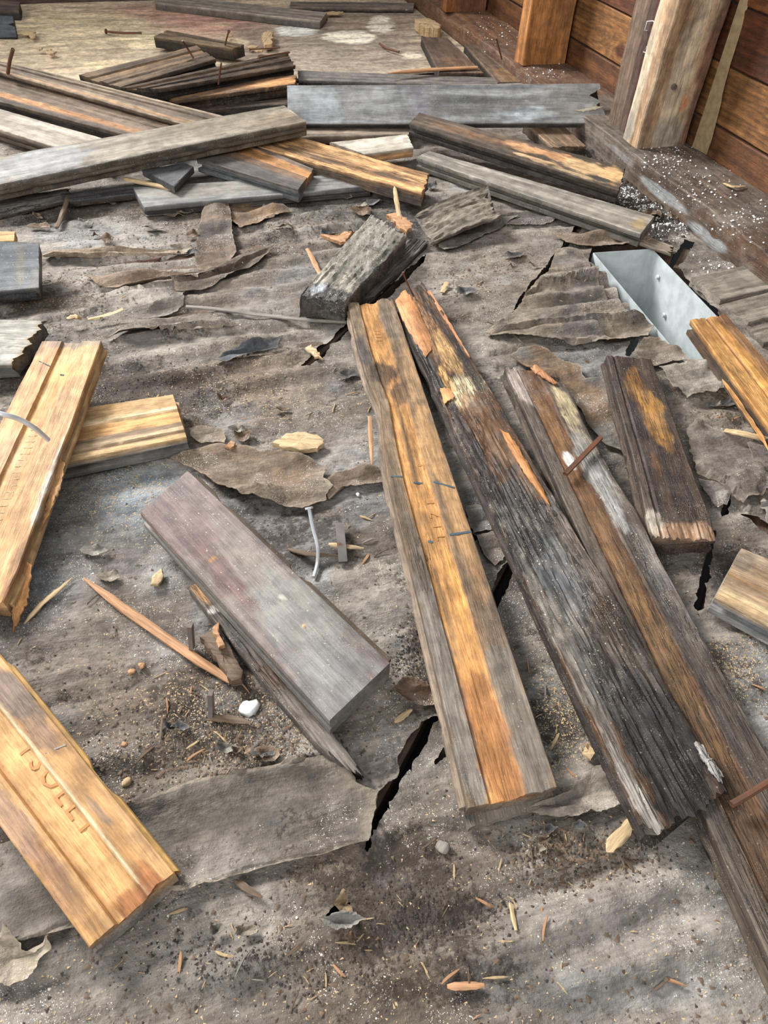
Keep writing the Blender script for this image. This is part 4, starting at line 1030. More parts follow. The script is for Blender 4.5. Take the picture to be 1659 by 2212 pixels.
# dark split piece under it
bt = board('narrow dark split floorboard piece poking from under the dusty plank', ((407, 1270), (447, 1244)), ((716, 1655), (788, 1672)), (.0145, .0145, .013, .013),
  dict(base=((84, 74, 66), (104, 94, 86)), side=(74, 70, 68), patches=[(.02, .5, .14, .6, (182, 138, 96), .9), (.16, .5, .02, .6, (216, 208, 198), .9), (.3, .5, .1, .5, (64, 60, 58), .7), (.55, .4, .08, .4, (104, 78, 60), .7), (.9, .5, .15, .6, (122, 114, 106), .7)], dust0=.3, dust=[(.5, .05, .5, .2, .8)], rot0=.6), mat=M_ROT, t=.012, seed=63, step=.0024, K=20,
  jagB=.012, notch=[(.0, .5, .012, 'B')], sideL=[(0, 0), (.6, 0), (1, -.002)], sideR=[(0, 0), (.5, .004), (1, 0)])
# big golden board bottom-left
bo = board('bright golden upturned floorboard with stamped letters in the bottom left corner', ((-392, 1250), (-118, 1266)), ((192, 2046), (377, 1884)), (.0235, .0235, .0235, .0235),
  dict(base=((182, 136, 86), (206, 160, 108)), side=(128, 124, 120), zones=[(.665, .70, (226, 210, 172), .9), (.28, .34, (166, 116, 68), .6), (.34, .66, (204, 158, 102), .6)],
   patches=[(.45, .85, .14, .16, (116, 100, 90), .9), (.57, .85, .07, .14, (150, 118, 92), .85), (.42, .55, .06, .1, (108, 104, 102), .8), (.74, .12, .1, .14, (156, 128, 112), .6), (.86, .12, .08, .12, (138, 104, 84), .6), (.93, .1, .05, .12, (140, 106, 80), .5), (.99, .62, .03, .3, (134, 78, 42), .8), (.96, .78, .03, .12, (150, 92, 50), .7), (.8, .8, .05, .05, (130, 110, 92), .7), (.62, .45, .12, .14, (220, 166, 106), .5)],
   dust0=.04, rot0=.1, tongue=(190, 148, 84)), hollow=[(.30, .66, .0028), (.40, .45, .0003)], mat=M_CLEAN, tongue=['R'], seed=67, step=.0026, K=36, rough=.00022, jagB=.0006, groove='L', notch=[(.8, .1, .0015, 'B')])
stamp(bo, 'TSOELT', .585, .54, .019, flip=False, lift=.0005)
strip_on(bo, 'pencil_mark', [(.623, .74), (.617, .95)], .0012, .0003, M_DARKIRON, 'faint dark pencil line')
# left edge dark square board and pale broken board
b12 = board('dark glossy grey board end with white flecks at the left edge', ((-120, 516), (-120, 640)), ((84, 523), (84, 622)), (None, .026, None, .024),
  dict(base=((84, 88, 94), (104, 108, 112)), side=(44, 44, 46), patches=[(.8, .5, .06, .5, (124, 116, 100), .6), (.95, .8, .08, .3, (128, 126, 122), .6)], dust=[(.8, .5, .3, .8, .9)], dust0=.6), mat=M_GREY, w=.075, seed=71, step=.003, K=24, tongue=['R'], rough=.0001, jagB=.0004)
b13 = board('pale weathered broken board end at the left edge above the golden board', ((-140, 684), (-140, 800)), ((102, 692), (30, 786)), (None, .022, None, .022),
  dict(base=((168, 162, 152), (190, 184, 172)), side=(96, 96, 94), patches=[(1.0, .6, .03, .8, (160, 136, 100), .8)], dust0=.2, rot0=.25), mat=M_WOOD, w=.07, seed=73, step=.0025, K=28, jagB=.006, rough=.0003)
b12b = board('golden thin board end behind the dark glossy board', ((-80, 498), (-80, 524)), ((32, 499), (30, 521)), (.030, .028, .030, .028), dict(base=((176, 132, 76), (202, 156, 96)), side=(150, 110, 66)), mat=M_CLEAN, seed=74, t=.01)

# ------------------------------------------------------------------ pile of boards at the back
def S(b0, b1, side=DBR, **k): return dict(base=(b0, b1), side=side, **k)
def pb(label, A, B, z, spec, **k):
    k.setdefault('step', .0045); k.setdefault('K', 22); return board(label, A, B, z, spec, **k)
HH = [(0.28, 0.62, 0.0022)]
DK = dict(mat=M_ROT, hollow=HH)
pb('dark floorboard end lying under the left pile of long boards', ((-20, 425), (-20, 468)), ((150, 404), (146, 428)), (.012, .008, .012, .008), S((92, 86, 82), (124, 118, 112), DBR, rot0=.8, dust0=.5, ero=[(.5, .5, .8, .8, 1)]), mat=M_ROT, t=.008, jagB=.01)
pb('dark grey board lying low beneath the long grey plank', ((130, 418), (140, 436)), ((330, 392), (330, 414)), (.012, .010, .012, .010), S((60, 58, 60), (80, 78, 78), DBR, dust0=.4), mat=M_ROT, t=.009)
pb('smooth grey floorboard lying flat below the small split gold boards', ((287, 404), (311, 447)), ((800, 372), (800, 402)), (.017, .017, .017, .017), S((110, 110, 110), (138, 136, 132), (78, 74, 72), dust0=.4, patches=[(.3, .4, .3, .4, (132, 124, 112), .6)]), mat=M_GREY, t=.014, rough=.0001, groove='R')
pb('thin grey board between the far grey plank and pale offcut', ((640, 272), (640, 296)), ((890, 268), (886, 291)), (.018, .018, .018, .018), S((112, 100, 88), (136, 120, 104), DBR, dust0=.3), mat=M_WOOD, t=.012)
pb('pale offcut with orange broken front under the far grey plank', ((712, 307), (788, 333)), ((880, 290), (893, 319)), (.030, .028, .032, .029), S((180, 170, 154), (200, 190, 174), (196, 146, 92), dust0=.2), mat=M_WOOD, jagB=.002, t=.014)
pb('lowest pale dusty board of the left pile', ((-70, 215), (-70, 257)), ((290, 318), (220, 350)), (.024, .024, .022, .022), S((150, 138, 124), (172, 160, 146), (92, 78, 66), dust0=.4), mat=M_GREY, rough=.0002, groove='R', t=.018)
pb('brown upturned board with an orange streak in the left pile', ((-70, 145), (-70, 200)), ((430, 285), (350, 312)), (.041, .036, .032, .028), S((104, 86, 70), (132, 110, 90), (62, 54, 48), zones=[(.3, .58, (112, 94, 78), .6), (.62, .82, (186, 132, 84), .8), (.86, 1, (70, 60, 54), .8)], rot0=.4, dust0=.3), hollow=[(.1, .2, .002), (.3, .6, .0024)], mat=M_WOOD, groove='R')
pb('topmost brown upturned board of the left pile', ((-70, 112), (-70, 136)), ((520, 259), (450, 283)), (.058, .052, .045, .040), S((110, 94, 78), (142, 122, 100), (66, 54, 46), zones=[(0, .12, (150, 134, 112), .7), (.3, .62, (96, 78, 62), .6), (.8, .9, (186, 134, 78), .5)], rot0=.35, dust0=.3), hollow=[(.12, .2, .0022), (.34, .62, .0026)], mat=M_WOOD, groove='R')
pb('dark wet board under the orange edged board of the back pile', ((325, 214), (400, 240)), ((628, 196), (622, 225)), (.014, .012, .014, .012), S((54, 44, 38), (80, 64, 52), BLK, dust0=.4, rot0=.6), **DK)
pb('board with a fresh orange edge in the back pile', ((296, 196), (382, 216)), ((642, 161), (637, 181)), (.032, .030, .034, .032), S((112, 84, 60), (150, 112, 78), BLK, patches=[(.85, .6, .2, .4, (214, 156, 104), .85), (.4, .5, .2, .3, (92, 74, 60), .6)], rot0=.5, dust=[(.6, .9, .5, .3, .9)]), mat=M_ROT, jagB=.003, groove='R')
pb('dark grooved board right of the back pile with nails', ((262, 189), (345, 192)), ((622, 110), (637, 141)), (.050, .048, .050, .046), S((62, 50, 42), (92, 74, 58), BLK, zones=[(.2, .4, (120, 96, 70), .7), (.6, .75, (44, 38, 34), .8)], rot0=.6, dust0=.25), mat=M_ROT, hollow=[(.2, .4, .003), (.58, .72, .003)], jagB=.005, groove='R')
pb('brown grooved board on the left of the back pile', ((170, 161), (260, 188)), ((424, 98), (466, 127)), (.046, .044, .058, .056), S((84, 68, 54), (116, 94, 72), BLK, zones=[(.25, .5, (134, 108, 80), .7)], rot0=.5, dust0=.25), mat=M_ROT, hollow=[(.25, .5, .0028), (.7, .78, .002)], groove='R')
pb('short dark split board behind the back pile', ((362, 65), (332, 79)), ((528, 96), (504, 105)), (.036, .034, .036, .034), S((88, 72, 56), (118, 98, 76), BLK, rot0=.5), mat=M_ROT, hollow=[(.3, .45, .003)], jagB=.003, t=.02)
pb('long grey plank lying across the left pile', ((-70, 350), (-70, 413)), ((613, 227), (661, 262)), (None, .038, None, .064), S((130, 120, 104), (158, 148, 132), (78, 68, 56), patches=[(.2, .5, .15, .6, (140, 142, 146), .7), (.75, .4, .25, .5, (136, 124, 106), .7), (.93, .7, .08, .4, (116, 98, 78), .6), (.5, .97, .5, .08, (78, 70, 62), .7)], dust0=.5, rot0=.15, dust=[(.4, .95, .5, .2, .6)]), mat=M_GREY, w=.074, t=.021, tongue=['R'], step=.0035, rough=.0002, jagB=.001)
pb('grey board lying flat behind the far plank', ((643, 152), (645, 172)), ((1200, 172), (1196, 190)), (.020, .018, .022, .020), S((96, 92, 88), (120, 114, 108), BLK, dust0=.7), mat=M_GREY, t=.018)
fp = pb('far blue-grey plank standing on its edge with a jagged right end', ((620, 184), (622, 268)), ((1296, 180), (1310, 266)), (None, .026, None, .032), S((120, 120, 120), (154, 155, 155), (52, 52, 54), patches=[(.1, .5, .08, .5, (176, 184, 190), .5), (.22, .4, .05, .5, (140, 140, 138), .6), (.42, .5, .03, .5, (134, 130, 140), .6), (.75, .75, .1, .2, (196, 206, 212), .6), (.9, .5, .12, .5, (146, 144, 138), .6), (.05, .3, .04, .4, (150, 152, 152), .7), (.6, .6, .2, .3, (104, 104, 104), .5)], dust0=.8, dust=[(.75, .75, .15, .3, .9), (.1, .4, .1, .5, .9)]),
   mat=M_GREY, w=.066, t=.014, step=.003, K=34, jagB=.003, rough=.0001, notch=[(.3, .16, .022, 'B'), (.55, .12, .012, 'B'), (.88, .05, .005, 'B')])
overlay(fp, 'edge_splinter', [(.905, .68), (.93, .66), (.97, .60), (.995, .60), (.97, .67), (.93, .71)], .0005, .002, (198, 184, 160), M_CLEAN, 'pale split sliver', 17, n=30)
pb('flat dark brown board near the wall, left of two behind the far plank', ((910, 79), (967, 82)), ((950, 158), (1046, 158)), (.026, .026, .026, .026), S((78, 62, 52), (100, 80, 66), BLK, dust0=.2, patches=[(.7, .6, .2, .4, (116, 88, 66), .7)]), mat=M_WOOD, jagA=.003)
pb('flat brown board near the wall, right of two behind the far plank', ((1003, 94), (1055, 99)), ((1075, 178), (1150, 176)), (.024, .024, .022, .022), S((92, 76, 62), (122, 100, 80), BLK, dust0=.2, patches=[(.8, .5, .2, .4, (132, 100, 68), .7)]), mat=M_WOOD, jagA=.004)
pb('brown board stub poking out under the far plank toward the wall', ((1132, 262), (1206, 262)), ((1194, 318), (1268, 316)), (.018, .018, .016, .016), S((104, 84, 66), (140, 114, 88), BLK, dust0=.4), mat=M_ROT, jagB=.004)
pb('grey and pale long board at the top edge of the floor', ((335, -14), (334, 5)), ((707, 27), (692, 46)), (.024, .022, .026, .024), S((136, 128, 118), (164, 154, 140), (84, 78, 70), dust0=.5), mat=M_GREY, t=.016, jagB=.002)
pb('thin grey board lying along the far sill', ((628, 3), (626, 15)), ((895, 6), (893, 18)), (.018, .018, .018, .018), S((112, 104, 98), (140, 126, 112), BLK, dust0=.3), mat=M_WOOD, t=.009)
pb('dark grey notched board end in the top left corner', ((-60, 30), (-60, 80)), ((27, 34), (36, 80)), (None, .012, None, .012), S((66, 70, 76), (80, 84, 90), BLK, dust0=.1), mat=M_GREY, w=.05, t=.012, notch=[(.42, .08, .016, 'B')], rough=.0001)
pb('dark brown board lying above the notched board end in the top left corner', ((-60, -4), (-60, 22)), ((42, 4), (40, 24)), (.03, .026, .03, .026), S((90, 78, 70), (112, 98, 88), BLK, dust0=.1), mat=M_WOOD)
# middle cluster
pb('dark floorboard with a weathered sawn end in the middle cluster', ((540, 308), (425, 343)), ((677, 364), (644, 409)), (.034, .032, .030, .030), S((96, 84, 74), (118, 104, 92), (112, 116, 116), zones=[(.12, .42, (196, 140, 84), .85), (.45, .6, (146, 108, 76), .6), (.7, 1, (84, 80, 80), .7)], rot0=.2, dust0=.2), hollow=[(.12, .42, .002)], mat=M_WOOD, step=.003, K=26, groove='R')
pb('split floorboard with golden torn grain in the middle cluster', ((640, 293), (556, 316)), ((928, 375), (912, 419)), (.036, .034, .033, .031), S((150, 112, 76), (214, 166, 112), (82, 76, 72), patches=[(.6, .3, .3, .12, (226, 178, 122), .8), (.3, .7, .3, .12, (86, 70, 58), .7), (.8, .6, .15, .1, (84, 68, 56), .7), (.5, .5, .5, .06, (100, 78, 60), .6)], rot0=.6, dust0=.2), mat=M_ROT, step=.003, K=28, jagB=.004, ero=None if False else None) if False else pb('split floorboard with golden torn grain in the middle cluster', ((640, 293), (556, 316)), ((928, 375), (912, 419)), (.036, .034, .033, .031), S((150, 112, 76), (214, 166, 112), (82, 76, 72), patches=[(.6, .3, .3, .12, (226, 178, 122), .8), (.3, .7, .3, .12, (86, 70, 58), .7), (.8, .6, .15, .1, (84, 68, 56), .7), (.5, .5, .5, .06, (100, 78, 60), .6)], rot0=.6, dust0=.2, ero=[(.5, .5, .6, .6, .5)]), mat=M_ROT, step=.003, K=28, jagB=.004)
pb('long dusty grey floorboard running toward the wall below the pale patched board', ((928, 326), (900, 339)), ((1414, 466), (1384, 505)), (.024, .023, .026, .025), S((128, 122, 112), (154, 146, 136), (96, 92, 84), dust0=.6, patches=[(.5, .5, .3, .4, (146, 138, 128), .5), (.97, .6, .03, .4, (160, 136, 92), .7)]), mat=M_GREY, step=.003, K=24, groove='R', rough=.0002)
pb('thin grey strip under the long dusty board pointing at the duct', ((936, 352), (915, 362)), ((1461, 532), (1446, 546)), (.0075, .007, .009, .0085), S((124, 112, 98), (146, 132, 116), DBR, dust0=.4), mat=M_WOOD, t=.005, jagB=.01)
pb('dark board with flaking cream patches leaning toward the wall', ((906, 243), (884, 266)), ((1351, 361), (1338, 411)), (.050, .048, .044, .041), S((78, 66, 56), (104, 88, 74), (50, 46, 44), patches=[(.55, .4, .1, .25, (214, 164, 116), .85), (.7, .35, .12, .2, (206, 152, 106), .8), (.83, .5, .12, .35, (216, 180, 132), .9), (.95, .45, .06, .4, (208, 168, 118), .85), (.62, .8, .12, .1, (206, 170, 128), .8), (.8, .9, .15, .08, (200, 172, 132), .8), (.3, .5, .25, .2, (130, 98, 72), .7), (.92, .8, .04, .1, (70, 66, 62), .9)], rot0=.3, dust0=.25), mat=M_WOOD, step=.003, K=30, groove='R', jagB=.002)
pb('small dark slate-like block under the long grey plank', ((306, 366), (376, 403)), ((398, 351), (418, 360)), (.030, .029, .032, .031), S((58, 58, 62), (76, 76, 78), (70, 68, 66), dust0=.3), mat=M_GREY, t=.009, step=.003)
pb('rotten grey block with deep cracks lying askew above the stamped board', ((803, 462), (878, 509)), ((646, 640), (745, 652)), (.036, .033, .032, .030), S((120, 114, 104), (150, 143, 130), (74, 66, 60), patches=[(.95, .5, .12, .8, (54, 52, 52), .85), (.9, .25, .06, .15, (176, 180, 184), .8), (.5, .95, .5, .12, (66, 60, 54), .8)], rot0=.35, dust0=.4, ero=[(.72, .62, .12, .35, .8)]), mat=M_CHUNK, t=.028, jagA=.006, jagB=.008, wob=.003, step=.0025, K=30, rough=.0007)
pb('dark grey stub beside the rotten grey block', ((880, 512), (926, 518)), ((742, 652), (812, 640)), (.012, .010, .010, .008), S((74, 68, 64), (98, 92, 86), BLK, rot0=.7, dust0=.5, ero=[(.1, .5, .3, .8, 1)]), mat=M_ROT, t=.010, jagA=.01, wob=.002)
pb('weathered layered grey wood fragment like bark', ((1050, 398), (1078, 468)), ((896, 458), (934, 524)), (.030, .026, .020, .010), S((112, 102, 90), (142, 132, 118), (92, 80, 70), rot0=.5, dust0=.3, ero=[(.5, .5, .9, .9, 1)]), mat=M_ROT, t=.007, jagA=.012, jagB=.014, wob=.006, rough=.001, step=.0025, K=30, bow=.004)
for i, (A, B, z, lb) in enumerate([(((1493, 598), (1555, 648)), ((1655, 563), (1725, 610)), (.008, .008, .008, .008), 'uppermost of the grey sawn board stubs at the right edge beyond the duct'),
                        (((1556, 657), (1616, 697)), ((1730, 613), (1770, 655)), (.007, .007, .007, .007), 'second grey sawn board stub at the right edge beyond the duct'),
                        (((1615, 708), (1650, 742)), ((1770, 668), (1800, 704)), (.006, .006, .006, .006), 'lowest grey board stub half hidden by the golden brown board')]):
    pb(lb, A, B, z, S((116, 108, 98), (142, 134, 122), (122, 116, 106), dust0=.5, rot0=.3), mat=M_GREY, jagA=.003, t=.012, group=None)

# ------------------------------------------------------------------ torn paper scraps
def scrap(label, pts, colr, lift=.004, curls=(), z=None, jag=.0016, n=90, rings=12, name='paper_scrap', cat='scrap', th=.0007, mat=None, dust=.3, dirt=.2, seed=1, wr=.004, group=None, colr2=None, spots=()):
    W_ = [at(px, py, 0)[:2] for px, py in pts]
    per = [np.linalg.norm(W_[(i+1) % len(W_)]-W_[i]) for i in range(len(W_))]; tot = sum(per); out = []
    for i in range(len(W_)):
        k = max(1, int(round(n*per[i]/tot)))
        for s in range(k): out.append(W_[i]*(1-s/k)+W_[(i+1) % len(W_)]*s/k)
    out = np.array(out); c = out.mean(0); N = len(out)
    d = out-c; r_ = np.linalg.norm(d, axis=1)[:, None]
    out = out+d/r_*((fbm(out[:, 0]*230, out[:, 1]*230, seed, 3)-.5)*2*jag*1.6)[:, None]
    V = []; 
    for r in range(rings+1): V.append(c+(out-c)*(r/rings))
    V = np.concatenate(V); x, y = V[:, 0], V[:, 1]; s = np.repeat(np.arange(rings+1)/rings, N)
    base = floorz(x, y) if z is None else np.full(x.shape, z)
    zz = base+lift*(.35+.65*s)+wr*(fbm(x*38+seed, y*38, seed, 4)-.5)*(.4+.6*s)+.0015
    a_ = x*WA[0]+y*WA[1]
    for (px, py, rx, ry, h) in curls:
        zz = zz+h*np.clip(1-blob_d(x, y, blob_axes(px, py, rx, ry)), 0, 1)**1.5
    zz = np.maximum(zz, floorz(x, y)+.0008)
    P = np.stack([x, y, zz], 1); org = np.array([c[0], c[1], float(zz[0])]); P = P-org
    N0 = len(P); P = np.concatenate([P, P-np.array([0, 0, th])]); F = []
    for r in range(rings):
        for k in range(N):
            a, b, e, f = r*N+k, r*N+(k+1) % N, (r+1)*N+(k+1) % N, (r+1)*N+k
            if r == 0: F.append((a, e, f)); F.append((a+N0, f+N0, e+N0))
            else: F.append((a, b, e, f)); F.append((a+N0, f+N0, e+N0, b+N0))
    for k in range(N): a, b = rings*N+k, rings*N+(k+1) % N; F.append((a, b, b+N0, a+N0))
    f_ = fbm(x*60, y*60, seed+3, 4)[:, None]; cc = lin(colr)*(0.68+.62*f_)
    if colr2 is not None:
        w_ = sst(.42, .62, fbm(x*24, y*24, seed+9, 4))[:, None]; cc = cc*(1-w_)+lin(colr2)*w_
    e_ = sst(.9, 1.0, s)[:, None]*.35; cc = cc*(1-e_)+lin((168, 150, 126))*e_
    cc = cc*np.array([.96, .99, 1.02]); cc = np.concatenate([cc, cc*.8])
    o = mk(name, P, F, mat or M_PAPER, None, dict(Col=cc, dust=np.full(2*N0, dust), rot=np.full(2*N0, dirt)))
    o.location = tuple(org); tag(o, label, cat, group)
    return o
PBn = (112, 92, 74); PGr = (118, 108, 99); PTn = (150, 130, 106)
scrap('broad brown paper flap with a folded ridge above the dusty plank', [(372, 1003), (420, 985), (470, 972), (540, 975), (560, 985), (610, 982), (660, 1000), (706, 1020), (700, 1048), (718, 1062), (704, 1090), (655, 1112), (590, 1095), (520, 1085), (470, 1060), (430, 1030)], (112, 92, 74), .006, [(560, 1075, 160, 22, .010), (640, 1000, 60, 30, .004)], seed=3, colr2=(128, 110, 92), n=130, rings=16)
scrap('small brown paper tab below the short striped board', [(412, 935), (440, 928), (490, 945), (484, 962), (430, 966), (412, 955)], (128, 112, 94), .003, seed=4)
scrap('torn paper tongue touching the left side of the stamped board', [(695, 1060), (720, 1035), (760, 1025), (790, 1012), (830, 1030), (835, 1048), (790, 1055), (740, 1062), (712, 1085)], (116, 98, 82), .004, [(790, 1030, 30, 20, .006)], seed=5)
scrap('stiff dark paper tab standing up beneath the grey floorboard', [(428, 592), (422, 560), (428, 510), (440, 470), (458, 447), (490, 440), (500, 470), (505, 520), (512, 555), (495, 580), (460, 592)], (104, 86, 72), .003, [(470, 470, 60, 60, .014), (505, 520, 20, 80, .006)], colr2=(82, 72, 64), seed=6, n=110)
scrap('brown curled paper strip right of the standing tab', [(498, 452), (540, 446), (600, 452), (640, 470), (575, 480), (560, 492), (520, 500), (505, 490)], (122, 96, 72), .004, [(590, 460, 50, 16, .006)], seed=7, colr2=(92, 76, 64))
scrap('long thin brown paper strip in the upper left floor', [(185, 605), (240, 596), (330, 600), (420, 598), (465, 590), (430, 612), (370, 620), (290, 628), (215, 622)], (132, 110, 92), .004, [(300, 605, 120, 14, .004)], seed=8, n=120)
scrap('long dark curved paper strip below the standing tab', [(370, 612), (430, 605), (500, 575), (560, 548), (592, 540), (560, 575), (500, 602), (430, 640), (385, 642)], (98, 84, 72), .004, [(470, 595, 100, 16, .005)], seed=9, n=110)
scrap('cracked grey paper flake above the long grey strip', [(298, 690), (330, 668), (370, 650), (402, 640), (398, 660), (360, 680), (320, 695)], (122, 112, 102), .003, seed=10)
scrap('wide flat paper layer ending in a dark edge at upper left', [(235, 742), (250, 725), (300, 700), (380, 692), (460, 700), (520, 715), (480, 722), (400, 728), (330, 736)], (114, 102, 90), .003, [(300, 735, 90, 14, .003)], seed=11, n=110)
scrap('grey paper flap between the stamped and rotten boards', [(1005, 1098), (1030, 1095), (1075, 1120), (1085, 1150), (1040, 1158), (1022, 1160), (1010, 1130)], (104, 98, 92), .003, [(1060, 1140, 30, 14, .005)], seed=12)
scrap('striped brown paper scrap bridging the gap beside the stamped board', [(1026, 1168), (1060, 1158), (1095, 1165), (1105, 1185), (1085, 1215), (1066, 1232), (1045, 1205)], (112, 100, 90), .003, [(1090, 1170, 20, 20, .005)], seed=13)
scrap('brown torn paper behind the tops of the dark boards', [(1100, 775), (1125, 757), (1160, 757), (1195, 772), (1230, 790), (1250, 800), (1262, 826), (1298, 825), (1316, 860), (1340, 930), (1350, 990), (1300, 960), (1240, 880), (1190, 810), (1130, 790)], (98, 92, 86), .005, [(1150, 765, 50, 14, .006)], colr2=(110, 88, 68), seed=14, n=130)
scrap('curled pale paper lip below the metal duct', [(1365, 775), (1385, 742), (1420, 738), (1450, 755), (1475, 775), (1485, 792), (1450, 790), (1420, 800), (1390, 800)], (118, 104, 90), .005, [(1450, 765, 40, 18, .006)], seed=15)
scrap('crumpled pale paper under the duct opening', [(1420, 805), (1470, 800), (1500, 788), (1555, 792), (1580, 812), (1560, 830), (1590, 838), (1540, 862), (1480, 870), (1440, 850)], (136, 126, 114), .006, [(1530, 798, 40, 14, .010), (1560, 850, 40, 14, .006)], seed=16, n=120, wr=.010)
scrap('ragged grey paper sheet at the right edge', [(1478, 935), (1500, 920), (1530, 925), (1560, 945), (1600, 955), (1660, 960), (1700, 1000), (1700, 1060), (1650, 1065), (1640, 1080), (1600, 1095), (1560, 1075), (1540, 1050), (1500, 1030)], (122, 110, 100), .005, [(1600, 1040, 60, 24, .008), (1500, 930, 30, 20, .006)], seed=17, n=150, rings=16, wr=.007)
scrap('round-edged grey paper piece lying on the ragged sheet', [(1602, 975), (1640, 958), (1690, 955), (1720, 1010), (1700, 1040), (1650, 1040), (1612, 1018)], (132, 120, 112), .012, [(1620, 1030, 30, 14, .005)], seed=18)
scrap('pale torn paper curling at the right edge', [(1630, 1100), (1660, 1092), (1720, 1080), (1720, 1140), (1680, 1150), (1650, 1140)], (150, 142, 132), .006, [(1650, 1120, 30, 30, .008)], seed=19)
scrap('paper edge torn beside the dark short board', [(1505, 1040), (1540, 1050), (1575, 1075), (1565, 1100), (1545, 1105), (1520, 1080)], (116, 106, 98), .004, [(1560, 1085, 20, 20, .006)], seed=20)
scrap('stiff tan paper corner curling up at the bottom left', [(-40, 2060), (0, 2045), (18, 2030), (38, 2012), (50, 2040), (62, 2060), (90, 2068), (132, 2034), (118, 2062), (95, 2085), (70, 2120), (30, 2135), (-40, 2140)], (160, 144, 124), .006, [(38, 2020, 30, 30, .012), (125, 2040, 24, 24, .012)], seed=21, dust=.2, dirt=.05, n=120)
scrap('broken brown paper crumple right of the dusty plank', [(845, 1500), (870, 1480), (905, 1478), (938, 1500), (942, 1530), (915, 1538), (890, 1530), (862, 1512)], (104, 80, 60), .006, [(900, 1500, 40, 20, .008)], seed=22, colr2=(84, 62, 48), wr=.01)
scrap('sliced double paper flap near the bottom centre', [(690, 1992), (730, 1985), (765, 1985), (792, 1995), (770, 2010), (735, 2018), (700, 2012)], (132, 126, 118), .006, [(740, 1988, 50, 14, .006)], seed=23)
scrap('small upright torn paper corner above the hole near the bottom centre', [(726, 1962), (742, 1930), (752, 1950), (760, 1985), (735, 1985)], (128, 106, 80), .005, [(744, 1940, 20, 20, .008)], seed=24)
scrap('wavy paper flap to the right of the stamped board end', [(1120, 1760), (1160, 1745), (1230, 1720), (1280, 1665), (1330, 1655), (1350, 1700), (1368, 1730), (1330, 1750), (1270, 1768), (1200, 1778)], (128, 116, 104), .005, [(1300, 1690, 50, 30, .008), (1220, 1760, 80, 16, .006)], seed=25, n=130, rings=16)
scrap('grey paper scrap under the weathered fragment', [(930, 520), (980, 505), (1060, 478), (1120, 470), (1080, 500), (1010, 530), (960, 545)], (110, 102, 94), .003, seed=26)
scrap('dark torn strip at the right of the layered fragment', [(1075, 470), (1130, 462), (1210, 470), (1190, 485), (1120, 490), (1080, 492)], (92, 84, 78), .003, seed=27)
scrap('rippled brown paper lip above the duct', [(1190, 512), (1240, 508), (1300, 516), (1360, 520), (1410, 532), (1340, 540), (1280, 542), (1220, 532)], (116, 98, 82), .005, [(1300, 520, 90, 12, .006)], seed=28)
scrap('wide rippled paper layer with a straight lower edge running under the big golden board', [(-60, 2076), (160, 2010), (340, 1948), (560, 1885), (795, 1828), (808, 1775), (816, 1722), (790, 1712), (768, 1700), (756, 1652), (700, 1642), (560, 1670), (430, 1694), (300, 1740), (-60, 1850)], (120, 110, 101), .0045, [(400, 1925, 420, 26, .003), (640, 1668, 150, 20, .004), (740, 1830, 90, 22, .004)], seed=71, n=240, rings=26, dust=.15, dirt=.25, wr=.006, colr2=(102, 92, 82), jag=.001)
scrap('corrugated grey paper layer beside the metal duct', [(1106, 690), (1140, 640), (1170, 618), (1188, 585), (1196, 556), (1222, 545), (1258, 556), (1275, 590), (1300, 640), (1340, 680), (1388, 702), (1410, 712), (1396, 735), (1340, 742), (1240, 748), (1150, 742), (1060, 735), (1046, 726)], (112, 103, 95), .005, [(1230, 740, 170, 12, .006), (1180, 655, 90, 10, .004), (1220, 560, 30, 20, .005)], seed=72, n=200, rings=22, dust=.25, dirt=.35, wr=.006, colr2=(132, 118, 102), jag=.0018)
scrap('thin tan paper strip running right from the dark glossy board end', [(92, 562), (150, 556), (260, 548), (390, 541), (405, 546), (300, 554), (200, 562), (100, 568)], (146, 126, 104), .005, [(250, 554, 150, 10, .002)], seed=73, n=100, rings=6)
scrap('dark curled paper edge left of the gap', [(460, 790), (500, 768), (560, 748), (606, 735), (600, 752), (560, 770), (520, 786), (490, 795)], (92, 92, 94), .004, [(540, 752, 70, 16, .007)], seed=74, n=90)
FLK = [('dark grey', [(70, 66, 64), (82, 80, 80)]), ('brown', [(104, 82, 64), (118, 96, 78)]), ('light grey-brown', [(134, 122, 106), (126, 118, 108)])]
FR = [('among the litter below the board pile', 620, 470, 250, 45, 16), ('in the upper left floor litter', 300, 500, 230, 60, 14), ('around the layered wood fragment', 1000, 450, 130, 50, 6), ('at the upper right near the duct', 1330, 500, 130, 30, 5), ('left of the stamped board', 600, 860, 170, 90, 6), ('at the right edge near the ragged sheet', 1570, 870, 60, 40, 6), ('in the litter right of the big golden board', 480, 1640, 110, 60, 6), ('below the two long board ends', 1240, 1830, 90, 40, 4), ('below the paper layer near the bottom', 560, 2010, 220, 70, 5), ('near the tip of the thin bent splinter', 180, 1210, 90, 60, 2), ('left of the duct', 1100, 610, 110, 70, 4)]
rf = np.random.RandomState(9)
